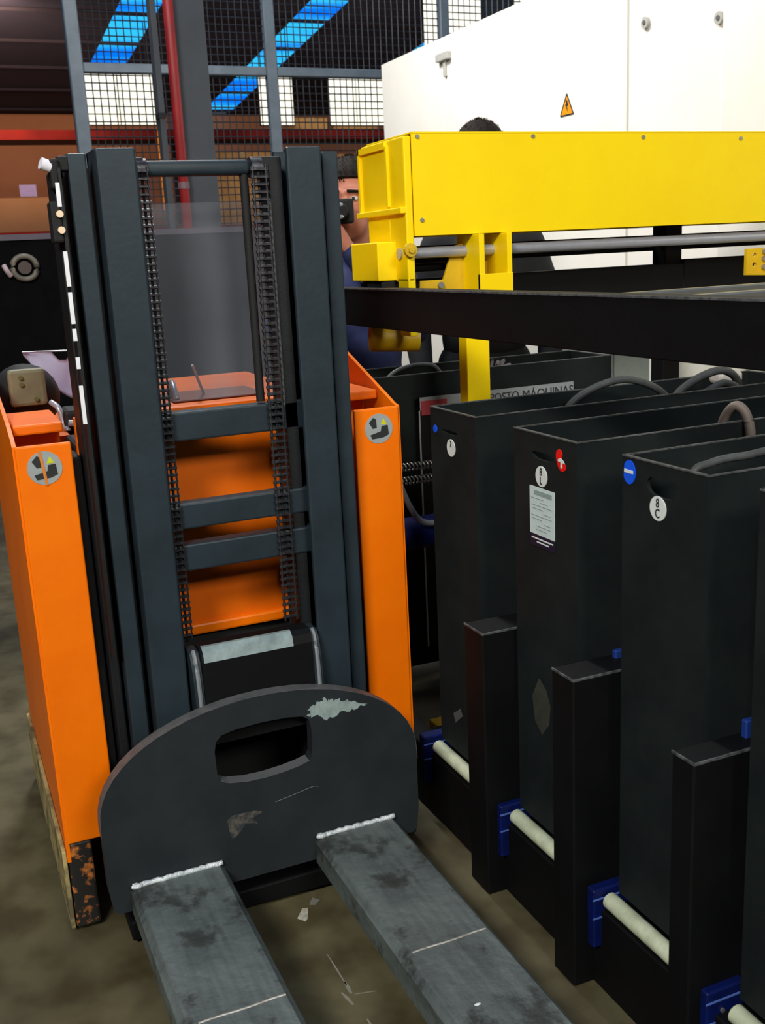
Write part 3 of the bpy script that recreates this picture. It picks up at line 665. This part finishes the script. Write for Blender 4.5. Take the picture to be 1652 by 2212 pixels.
f = nb(); cyl(f, (.222, 1.952, 1.508), (.238, 1.955, 1.502), .0105, 16); shade_auto(obj('white_knob', f, mat('white knob', (236, 232, 240), .4), S))
# guard
obj('clear_guard', box(nb(), .35, .70, 2.09, 2.094, 1.06, 1.444), GUARD, S, label='clear scratched plastic guard behind the mast')
# lift cylinder behind
# carriage
prof = [(1.945, .40), (1.892, .40), (1.892, .575), (1.897, .592), (1.908, .600), (1.945, .600)]
f = prism(nb(), prof, 'X', .405, .632); obj('carriage_block', f, BLACK, S)
f = prism(nb(), [(1.8905, .574), (1.8958, .593), (1.9075, .6015), (1.916, .6015), (1.916, .5995), (1.908, .5995), (1.897, .5915), (1.8925, .574)], 'X', .409, .592); obj('highlight_strip', f, mat('carriage highlight', (140, 158, 158), .4, rgb2=(110, 124, 126), scale=30), S)  # pale strip paints the highlight along the block's rounded top
for (x0, x1, n) in ((.386, .404, 'l'), (.633, .651, 'r')):
    pts = [(1.955, .592)] + [(1.90 - .028 * math.sin(k / 8 * math.pi / 2) + .02, .592 - .12 * (1 - math.cos(k / 8 * math.pi / 2))) for k in range(9)] + [(1.888, .43), (1.955, .43)]
    b_ = obj('side_bracket', prism(nb(), pts, 'X', x0, x1), MAST, S)
    f = nb(); tube(f, [((x0 + x1) / 2, p[0] - .001, p[1]) for p in pts[1:-1]], .0045, 6); obj('worn_edge', f, mat('bracket edge', (120, 126, 128), .5), b_)
# apron plate
def arc_outline(cx, hw, z0, zs, zt, n=28, inset=0):
    L = [(cx - hw + .016, z0), (cx - hw + .006, z0 + .008), (cx - hw - .0, z0 + .06), (cx - hw, zs - .02)]
    A = []
    for k in range(n + 1):
        a = math.pi - math.pi * k / n; u, v = math.cos(a), math.sin(a)
        A.append((cx + hw * math.copysign(abs(u) ** 1.0, u), zs + (zt - zs) * abs(v) ** .92))
    Rr = [(cx + hw, zs - .02), (cx + hw, z0 + .06), (cx + hw - .006, z0 + .008), (cx + hw - .016, z0)]
    return L + A + Rr
out = arc_outline(.507, .331, .108, .298, .497)
hole = [(.413, .335), (.43, .3275), (.465, .3215), (.505, .3205), (.545, .3235), (.575, .328), (.598, .334), (.605, .345), (.607, .40), (.603, .424), (.590, .4335), (.56, .4385), (.505, .4405), (.45, .4375), (.422, .432), (.410, .42), (.406, .40), (.407, .35)]
ap = obj('apron_plate', prism(nb(), out, 'Y', 1.86, 1.888, [hole]), PLATE, S)
f = nb(); oo = arc_outline(.507, .3315, .108, .298, .4975)[3:-3]
def strip_along(bm, pts, y0, y1, t_):
    n = len(pts)
    for i in range(n - 1):
        a, b = Vector(pts[i]), Vector(pts[i + 1]); d = (b - a).normalized(); nn = Vector((-d.y, d.x)) * t_
        q = [a, b, b + nn, a + nn]; v = [bm.verts.new((p.x, y, p.y)) for y in (y0, y1) for p in q]
        for g in ((0, 1, 2, 3), (7, 6, 5, 4), (0, 4, 5, 1), (1, 5, 6, 2), (2, 6, 7, 3), (3, 7, 4, 0)): bm.faces.new([v[j] for j in g])
strip_along(f, oo, 1.8592, 1.8885, .0008); obj('worn_rim', f, PLEDGE, ap)
f = nb(); strip_along(f, hole[0:7][::-1], 1.8592, 1.8885, -.0008); obj('hole_rim', f, mat('hole edge', (92, 94, 96), .5), ap)
chip = [(.604, .452), (.612, .461), (.620, .458), (.624, .467), (.634, .462), (.640, .470), (.648, .463), (.656, .466), (.662, .458), (.672, .462), (.678, .452), (.688, .455), (.69, .447), (.702, .446), (.722, .437), (.735, .431), (.712, .430), (.695, .428), (.68, .430), (.66, .426), (.642, .4235), (.634, .430), (.622, .436), (.612, .438), (.6, .441), (.608, .446)]
chip2 = []
for i in range(len(chip)):
    a, b = Vector(chip[i]), Vector(chip[(i + 1) % len(chip)])
    for k in range(3):
        p = a.lerp(b, k / 3); chip2.append((p.x - .002 + random.uniform(-.003, .003), p.y - .009 + (p.x - .604) * .05 + random.uniform(-.0032, .0032)))
chip = chip2
obj('paint_chip', prism(nb(), chip, 'Y', 1.8588, 1.86), CHIP, ap, label='jagged pale patch of chipped paint')
sm = [(.418, .247), (.43, .256), (.475, .254), (.492, .248), (.47, .238), (.48, .225), (.455, .232), (.44, .212), (.425, .205), (.421, .222)]
obj('rust_smear', prism(nb(), sm, 'Y', 1.8592, 1.86), RUST, ap)
f = nb(); tube(f, smooth_path([(.52, 1.8595, .262), (.56, 1.8595, .268), (.60, 1.8595, .275), (.613, 1.8595, .272)], 4), .0007, 5); obj('scratch', f, mat('scratch', (84, 90, 92), .5), ap)
# forks
for (x0, x1, ln) in ((.217, .404, (.246, .392)), (.599, .781, (.621, .765))):
    cx = (x0 + x1) / 2; hw = (x1 - x0) / 2; b_ = .012
    sec = [(-hw, .10), (-hw, .147), (-hw + b_, .16), (hw - b_, .16), (hw, .147), (hw, .10), (hw - .008, .10), (hw - .008, .145), (-hw + .008, .145), (-hw + .008, .10)]
    bm = nb(); rings = []
    for (y, sc, dz) in ((1.862, 1, 0), (1.43, 1, 0), (.85, 1, 0), (.70, .8, -.006), (.62, .5, -.02)):
        rings.append([bm.verts.new((cx + p[0] * sc, y, p[1] + dz)) for p in sec])
    n = len(sec)
    for i in range(len(rings) - 1):
        for k in range(n): bm.faces.new((rings[i][k], rings[i][(k + 1) % n], rings[i + 1][(k + 1) % n], rings[i + 1][k]))
    bm.faces.new(rings[0]); bm.faces.new(rings[-1][::-1])
    fk = obj('fork', bm, FORK, S)
    bm = nb(); pts = []
    for k in range(26):
        u = k / 25; pts.append((x0 + .004 + (x1 - x0 - .008) * u, 1.8545, .162 + .0012 * math.sin(k * 2.1) + .001 * random.random()))
    tube(bm, pts, .0055, 8)
    for v in bm.verts: v.co += Vector((0, random.uniform(-.0008, .0008), random.uniform(-.0008, .0008)))
    ball(bm, (x0 + .012, 1.852, .163), .013, .006, .006, 10, 6)
    obj('weld_bead', bm, STEEL, S, smooth=True)
    bm = nb(); tube(bm, [(ln[0] + (ln[1] - ln[0]) * k / 9, 1.432 + .001 * math.sin(k), .1602) for k in range(10)], .0017, 6); obj('step_line', bm, mat('bright scratch', (214, 214, 208), .35, .5, rgb2=(150, 140, 130), scale=50), fk)
    if x0 > .5:
        b3 = nb(); ball(b3, (.66, 1.27, .1602), .006, .003, .0006, 8, 5); obj('paint_fleck', b3, STW, fk)
        pts2 = [(.64, 1.06), (.655, 1.09), (.665, 1.115), (.68, 1.12), (.70, 1.135), (.725, 1.13), (.74, 1.14), (.755, 1.12), (.76, 1.06), (.76, .98), (.65, .98)]
        obj('scuffed_patch', prism(nb(), pts2, 'Z', .1601, .1604), mat('scuffed grey patch', (146, 140, 128), .7, rgb2=(96, 96, 94), scale=26), fk)
# orange chassis
for s in (-1, 1):
    def r2(a, b): return (a, b) if s < 0 else (1.013 - b, 1.013 - a)
    a, b = r2(.121, .2215)
    fl_ = obj('front_flange', box(nb(), a, b, 1.995, 2.005, .205 if s < 0 else .10, 1.018, .0035, 3), ORANGE, S)
    a, b = r2(.117, .1245)
    if s < 0: side = [(1.997, .165), (2.75, .19), (2.75, 1.12), (2.40, 1.10), (2.1, 1.05), (2.02, 1.028), (2.0, 1.018)]
    else: side = [(1.997, .10), (2.75, .10), (2.75, 1.20), (2.44, 1.18), (2.30, 1.122), (2.04, 1.03), (2.02, 1.022), (2.0, 1.018)]
    obj('side_plate', prism(nb(), side, 'X', a, b), ORANGE, S)
    a, b = r2(.128, .221)
    f = nb(); box(f, a, b, 2.09, 2.30, 1.024, 1.044, .004); obj('corner_shelf', f, ORANGED, S)
    a, b = r2(.128, .221)
    obj('corner_recess', box(nb(), a, b, 2.17, 2.30, .55, 1.024), ORANGED, S)
    a, b = r2(.223, .240)
    obj('dark_cover', box(nb(), a, b, 2.02, 2.10, .10, .985, .006), RUBBER, S)
    # round pictogram sticker
    cxs = .1695 if s < 0 else .8445; zs = .9745
    a_ = 1.9938
    d = obj('pictogram_sticker', prism(nb(), disc_pts(cxs, zs, .0315, .0315, 32), 'Y', a_, 1.995), STG, S, label='round grey pictogram sticker with a yellow triangle')
    f = nb(); prism(f, [(cxs - .022, zs + .014), (cxs - .012, zs + .024), (cxs - .006, zs + .02), (cxs - .005, zs + .002), (cxs - .014, zs + .001)], 'Y', a_ - .0006, a_)
    prism(f, [(cxs - .02, zs - .012), (cxs + .004, zs - .006), (cxs + .006, zs + .005), (cxs + .02, zs + .006), (cxs + .022, zs - .014), (cxs + .01, zs - .019), (cxs - .016, zs - .021)], 'Y', a_ - .0006, a_)
    obj('dark_shapes', f, INK, d)
    obj('yellow_triangle', prism(nb(), [(cxs + .004, zs + .008), (cxs + .018, zs + .008), (cxs + .011, zs + .021)], 'Y', a_ - .0006, a_), STY, d)
    if s < 0: obj('torn_gap', prism(nb(), [(cxs - .009, zs + .034), (cxs - .004, zs + .034), (cxs + .001, zs - .01), (cxs + .003, zs - .033), (cxs - .002, zs - .033), (cxs - .005, zs - .005)], 'Y', a_ - .0009, a_ - .0006), mat('torn orange', (206, 122, 40), .6), d)
obj('shade_slab', box(nb(), .215, .80, 1.90, 2.70, .012, .055, .004), BLACK, S)  # black slab added to stand in for the shadow under the chassis
obj('left_leg', box(nb(), .119, .168, 1.998, 2.08, .012, .205, .005), RUSTLEG, S, label='black lower leg with rust and orange scuffs')
for x in (.143, .87): obj('load_wheel', cyl(nb(), (x - .012, 2.04, .03), (x + .012, 2.04, .03), .03, 20), RUBBER, S)
obj('right_leg', box(nb(), .845, .894, 2.0, 2.08, .012, .10, .005), RUSTLEG, S)
obj('skirt', box(nb(), .108, .1165, 1.998, 2.75, .014, .19, .002), DRUM, S, label='worn yellow brown skirt along the floor')
f = prism(nb(), [(.245, .62), (.27, .585), (.33, .556), (.68, .556), (.74, .57), (.775, .62), (.775, 1.045), (.245, 1.045)], 'Y', 2.11, 2.125)
obj('front_cover', f, ORANGED, S)
f = nb(); box(f, .30, .72, 2.098, 2.112, .558, .582, .005); obj('cover_lip', f, ORANGE, S)
obj('cover_latch', cyl(nb(), (.465, 2.11, 1.0), (.465, 2.10, 1.0), .02, 14), RUBBER, S)
obj('lower_cover', box(nb(), .245, .775, 2.12, 2.14, .10, .556), RUBBER, S)
obj('hood_side_cover', box(nb(), .245, .335, 2.14, 2.50, .60, .985, .01), RUBBER, S)
obj('hood', box(nb(), .34, .775, 2.125, 2.70, .60, 1.045, .012, 3), ORANGED, S)
obj('rear_body', box(nb(), .1245, .8885, 2.30, 2.74, .10, .985), ORANGED, S)
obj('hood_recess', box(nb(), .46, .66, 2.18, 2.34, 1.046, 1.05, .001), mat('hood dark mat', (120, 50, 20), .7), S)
f = nb(); tube(f, smooth_path([(.47, 2.2, 1.05), (.47, 2.22, 1.075), (.475, 2.26, 1.08), (.478, 2.3, 1.052)]), .007); obj('chrome_latch', f, CHROME, S, smooth=True)
f = nb(); cyl(f, (.51, 2.2, 1.12), (.545, 2.26, 1.047), .003, 6); obj('thin_rod', f, CHROME, S)
# tiller head and handle at the rear left
f = nb(); ball(f, (.195, 2.56, 1.045), .078, .075, .078, 20, 12); shade_auto(obj('tiller_head', f, RUBBER, S))
p_ = obj('beige_panel', box(nb(), .155, .235, 2.46, 2.485, 1.035, 1.118, .008), BEIGE, S, label='beige control panel with screws')
for (x, z) in ((.182, 1.10), (.182, 1.085), (.21, 1.05)): obj('panel_button', cyl(nb(), (x, 2.46, z), (x, 2.454, z), .005, 8), mat('olive knob', (90, 88, 40), .5), p_)
f = nb(); tube(f, smooth_path([(.236, 2.42, 1.045), (.25, 2.40, 1.03), (.256, 2.39, .995), (.26, 2.36, .985)]), .0065); obj('chrome_handle', f, CHROME, S, smooth=True)
f = nb(); cyl(f, (.262, 2.36, 1.002), (.345, 2.36, .99), .0075, 12); shade_auto(obj('chrome_handle', f, CHROME, S))
obj('battery_plug', box(nb(), .255, .335, 2.37, 2.45, .985, 1.03, .01), RUBBER, S)
t = thing('plastic_sheet', 'pale lilac plastic sheet draped behind the stacker mast', 'sheet', (.28, 2.8, 0))
bm = nb(); nx, nz = 12, 9; g = []
for j in range(nz + 1):
    row = []
    for i in range(nx + 1):
        u, v = i / nx, j / nz
        top = 1.132 - .022 * (1 if .4 < u < .52 else 0) - .01 * u
        bot = 1.122 - .13 * math.sin(min(1, u * 1.4) * math.pi / 2) + (.05 * max(0, u - .7) / .3)
        row.append(bm.verts.new((.222 + .20 * u, 2.80 + .012 * math.sin(9 * u + 3 * v) + .02 * v, top + (bot - top) * v)))
    g.append(row)
for j in range(nz):
    for i in range(nx): bm.faces.new((g[j][i], g[j][i + 1], g[j + 1][i + 1], g[j + 1][i]))
bmesh.ops.solidify(bm, geom=bm.faces[:], thickness=.002)
obj('sheet', bm, BAG, t, smooth=True)
obj('hanger_rod', cyl(nb(), (.22, 2.82, 1.130), (.43, 2.82, 1.122), .002, 8), ZINC, t)
obj('stand', box(nb(), .415, .43, 2.815, 2.83, 0, 1.125), BLACK, t)

# black cabinet behind, left
t = thing('dark_cabinet', 'large black cabinet on legs with a grey round dial behind the stacker at left', 'cabinet', (.3, 4.1, 0))
obj('body', box(nb(), -.9, 1.19, 4.0, 4.26, .6, 1.455, .01), mat('matt black casing', (11, 11, 13), .85, rgb2=(7, 7, 9), spec=.05), t)
obj('top_edge', box(nb(), -.9, 1.19, 3.992, 4.0, 1.437, 1.457), mat('dark lilac trim', (74, 66, 80), .5), t)
for (x, y) in ((-.85, 4.02), (1.12, 4.02), (-.85, 4.2), (1.12, 4.2)): obj('leg', box(nb(), x, x + .05, y, y + .05, 0, .6), BLACK, t)
f = nb(); tor = [(.358 + .042 * math.cos(a * math.pi / 10), 3.988, 1.342 + .04 * math.sin(a * math.pi / 10)) for a in range(21)]; tube(f, tor, .010, 8); dl = obj('round_dial', f, mat('dial grey', (110, 104, 92), .5, rgb2=(70, 66, 60), scale=20), t, smooth=True)
f = nb(); cyl(f, (.358, 4.0, 1.342), (.358, 3.985, 1.342), .023, 16); obj('dial_hub', f, mat('dial brown', (60, 46, 42), .5), dl)
f = nb(); tube(f, smooth_path([(.288, 3.985, 1.353), (.296, 3.977, 1.334), (.308, 3.985, 1.315)]), .009); obj('dial_lever', f, mat('pale lever', (170, 150, 156), .4), t, smooth=True)

# ------------------------------------------------------------ people
def capsule(bm, a, b, ra, rb, flat=1.0):
    a, b = Vector(a), Vector(b); n = 6
    d = (b - a); q = d.to_track_quat('Z', 'Y').to_matrix().to_4x4(); q.translation = (a + b) / 2
    bmesh.ops.create_cone(bm, cap_ends=True, segments=16, radius1=ra, radius2=rb, depth=d.length, matrix=q)
    ball(bm, a, ra, u=16, v=10); ball(bm, b, rb, u=16, v=10)
def remesh(name, bm, material, parent, vox, **props):
    o = obj(name, bm, material, parent, **props)
    md = o.modifiers.new('remesh', 'REMESH'); md.mode = 'VOXEL'; md.voxel_size = vox; md.use_smooth_shade = True
    dg = bpy.context.evaluated_depsgraph_get(); me = bpy.data.meshes.new_from_object(o.evaluated_get(dg)); o.modifiers.clear(); o.data = me
    b = bmesh.new(); b.from_mesh(me)
    for _ in range(2): bmesh.ops.smooth_vert(b, verts=b.verts, factor=.5, use_axis_x=True, use_axis_y=True, use_axis_z=True)
    b.to_mesh(me); b.free()
    for p in me.polygons: p.use_smooth = True
    if not me.materials: me.materials.append(material)
    return o
def person(label, x, y, h, yaw, top, bottom, camera=False, hairshort=False):
    t = thing('person', label, 'person', (x, y, 0)); sc = h / 1.75
    rot = Matrix.Rotation(yaw, 4, 'Z'); T = Matrix.Translation((x, y, 0)) @ rot @ Matrix.Scale(sc, 4)
    def headscale(v): v.co = Vector((v.co.x * 1.16, v.co.y * 1.16, 1.5 + (v.co.z - 1.5) * 1.18))
    # local frame: facing -Y, x to the person's left seen from front = +x on picture right
    if camera: elR, haR, elL, haL = (-.26, -.16, 1.26), (-.085, -.19, 1.55), (.25, -.16, 1.24), (.03, -.21, 1.53)
    else: elR, haR, elL, haL = (-.27, -.0, 1.12), (-.24, -.14, .90), (.27, -.0, 1.12), (.24, -.14, .90)
    b = nb()
    # head
    ball(b, (0, .01, 1.665), .076, .095, .105, 24, 16); ball(b, (0, -.028, 1.60), .056, .062, .062, 20, 12); ball(b, (0, -.062, 1.565), .026, .024, .02, 12, 8)
    capsule(b, (0, .015, 1.45), (0, .005, 1.58), .056, .052)
    capsule(b, (0, -.083, 1.668), (0, -.108, 1.632), .009, .0135); ball(b, (-.011, -.098, 1.628), .009); ball(b, (.011, -.098, 1.628), .009)
    ball(b, (0, -.084, 1.603), .024, .012, .006); ball(b, (0, -.083, 1.594), .02, .012, .007)
    capsule(b, (-.045, -.078, 1.69), (-.014, -.09, 1.69), .009, .009); capsule(b, (.045, -.078, 1.69), (.014, -.09, 1.69), .009, .009)
    for s in (-1, 1):
        ball(b, (s * .078, .012, 1.652), .009, .02, .033, 12, 8)
    # torso core, pelvis
    capsule(b, (0, 0, 1.05), (0, 0, 1.38), .09, .095)
    for s in (-1, 1):
        capsule(b, (0, .01, 1.40), (s * .165, .0, 1.40), .065, .055)
        e, hnd = (elR, haR) if s < 0 else (elL, haL)
        capsule(b, (s * .175, 0, 1.39), e, .047, .037); capsule(b, e, hnd, .037, .024)
        d = (Vector(hnd) - Vector(e)).normalized(); side = d.cross(Vector((0, 0, 1))).normalized()
        pc = Vector(hnd) + d * .05
        capsule(b, Vector(hnd) + d * .01, pc + d * .015, .026, .034)
        upv = side.cross(d)
        for k, (off, ln) in enumerate(((-.030, .062), (-.010, .074), (.010, .070), (.029, .055))):
            base = pc + d * .035 + side * off
            mid = base + d * ln * .55 + upv * -.004 * s; tip = mid + d * ln * .35 + Vector((0, -.012, .0))
            capsule(b, base, mid, .0095, .0085); capsule(b, mid, tip, .0085, .0075)
        th = pc + side * (-.034 if s < 0 else .034) ; capsule(b, th, th + side * (-.02 if s < 0 else .02) + d * .035, .0115, .009)
        capsule(b, (s * .09, 0, .95), (s * .10, -.01, .50), .085, .055); capsule(b, (s * .10, -.01, .50), (s * .10, .02, .09), .055, .036)
        capsule(b, (s * .10, .03, .05), (s * .11, -.12, .035), .04, .032)
    for v in b.verts:
        if v.co.z > 1.5 and abs(v.co.x) < .13 and v.co.y > -.125: headscale(v)
    for v in b.verts: v.co = T @ v.co
    remesh('body', b, SKIN, t, .0075 * sc)
    # shirt
    b = nb(); ball(b, (0, 0, 1.28), .185, .13, .20, 24, 14); ball(b, (0, 0, 1.16), .17, .128, .2, 24, 12); ball(b, (0, 0, 1.04), .17, .13, .17, 24, 12)
    for s in (-1, 1):
        e, hnd = (elR, haR) if s < 0 else (elL, haL)
        capsule(b, (0, .01, 1.40), (s * .165, 0, 1.40), .08, .072); capsule(b, (s * .175, 0, 1.39), e, .068, .06)
        capsule(b, e, Vector(e).lerp(Vector(hnd), .9), .06, .044)
    capsule(b, (0, .015, 1.43), (0, .01, 1.47), .072, .066)
    for v in b.verts: v.co = T @ v.co
    remesh('shirt', b, top, t, .012)
    b = nb(); ball(b, (0, 0, .96), .17, .125, .12, 24, 12)
    for s in (-1, 1):
        capsule(b, (s * .09, 0, .93), (s * .10, -.01, .50), .10, .072); capsule(b, (s * .10, -.01, .50), (s * .10, .02, .10), .072, .058)
    for v in b.verts: v.co = T @ v.co
    remesh('trousers', b, bottom, t, .013)
    for s in (-1, 1):
        b = nb(); capsule(b, (s * .10, .04, .05), (s * .11, -.14, .045), .048, .043)
        for v in b.verts:
            v.co = T @ v.co; v.co.z = max(v.co.z, .002)
        obj('shoe', b, RUBBER, t, smooth=True)
    # hair: cap of short tufts
    b = nb(); ball(b, (0, .022, 1.69), .083, .098, .10, 24, 16)
    bmesh.ops.delete(b, geom=[v for v in b.verts if v.co.z < (1.675 if v.co.y < .035 else 1.615) or (v.co.y < -.03 and v.co.z < 1.715 + .25 * max(0, .05 - abs(v.co.x)))], context='VERTS')
    r = bmesh.ops.solidify(b, geom=b.faces[:], thickness=-.012)
    rr = random.Random(7)
    for k in range(420):
        a = rr.uniform(0, 2 * math.pi); el = rr.uniform(.25, 1.57)
        n_ = Vector((math.cos(a) * math.cos(el), math.sin(a) * math.cos(el), math.sin(el)))
        p = Vector((0, .022, 1.69)) + Vector((n_.x * .083, n_.y * .098, n_.z * .10))
        if p.y < -.035 and p.z < 1.72: continue
        q = p + (n_ * .6 + Vector((rr.uniform(-.5, .5), -.35, rr.uniform(0, .5)))).normalized() * .02
        a1 = n_.orthogonal().normalized() * .003; a2 = n_.cross(a1).normalized() * .003
        vs = [b.verts.new(p + a1), b.verts.new(p - a1 * .5 + a2), b.verts.new(p - a1 * .5 - a2)]; tp = b.verts.new(q)
        for i in range(3): b.faces.new((vs[i], vs[(i + 1) % 3], tp))
    for v in b.verts: headscale(v); v.co = T @ v.co
    obj('hair', b, HAIR, t)
    for s in (-1, 1):
        b = nb(); ball(b, (s * .029, -.079, 1.668), .0125, .009, .0075, 12, 8)
        for v in b.verts: headscale(v); v.co = T @ v.co
        e_ = obj('eye', b, EYE, t, smooth=True)
        b = nb(); ball(b, (s * .029, -.0868, 1.668), .0055, .003, .0055, 10, 6)
        for v in b.verts: headscale(v); v.co = T @ v.co
        obj('iris', b, INK, e_, smooth=True)
        b = nb(); capsule(b, (s * .043, -.088, 1.688), (s * .016, -.099, 1.69), .004, .0045)
        for v in b.verts: headscale(v); v.co = T @ v.co
        obj('eyebrow', b, HAIR, t)
    return t, T
p2, T2 = person('man in a navy shirt holding a black camera to his face behind the stacker mast', 1.33, 3.28, 1.55, -.62, NAVYC, JEAN, camera=True)
p1, T1 = person('man in black clothes behind the yellow gantry with only his dark hair showing above it', 1.96, 3.55, 1.69, -.5, BLKC, BLKC)
cm = thing('handheld_camera', 'black handheld camera held up to the face of the man in navy', 'camera', T2 @ Vector((-.02, -.16, 1.58)))
def tb(bm):
    for v in bm.verts: v.co = T2 @ v.co
    return bm
obj('camera_body', tb(box(nb(), -.06, .048, -.20, -.155, 1.61, 1.695, .01)), RUBBER, cm)
obj('lens', tb(cyl(nb(), (.012, -.20, 1.652), (.012, -.235, 1.652), .028, 20)), RUBBER, cm)
for (x, z) in ((.018, 1.683), (.018, 1.643)):
    b = nb(); ball(b, (x, -.234, z - .01), .010, .003, .007, 10, 6); obj('glint_glass', tb(b), LENS, cm)

# ------------------------------------------------------------ marks on the floor
FM = mat('floor paint scrap', (190, 188, 172), .7, rgb2=(140, 136, 120), scale=60)
t = thing('paper_scrap', 'pale paper scrap on the floor just in front of the apron plate', 'litter', (.555, 1.845, 0))
obj('scrap', prism(nb(), [(.540, 1.835), (.560, 1.862), (.572, 1.858), (.560, 1.825), (.552, 1.818)], 'Z', .0005, .002), FM, t)
obj('scrap', prism(nb(), [(.578, 1.868), (.592, 1.888), (.604, 1.872), (.590, 1.862)], 'Z', .0005, .002), mat('dim scrap', (120, 118, 108), .7), t)
for k, (a, b, wdt) in enumerate((((.555, 1.70), (.556, 1.60), .0016), ((.556, 1.61), (.556, 1.575), .0035), ((.540, 1.585), (.548, 1.545), .003), ((.556, 1.50), (.557, 1.40), .003), ((.56, 1.57), (.60, 1.56), .0012))):
    d = (Vector(b) - Vector(a)).normalized(); n_ = Vector((-d.y, d.x)) * wdt
    q = [Vector(a) + n_ * .5, Vector(a).lerp(Vector(b), .5) + n_ * 1.2, Vector(b) + n_ * .6, Vector(b) - n_ * .8, Vector(a).lerp(Vector(b), .5) - n_, Vector(a) - n_ * .4]
    obj('scratch_mark', prism(nb(), [tuple(p) for p in q], 'Z', .0002, .0008), mat('floor scratch', (128, 126, 112), .7), fl)
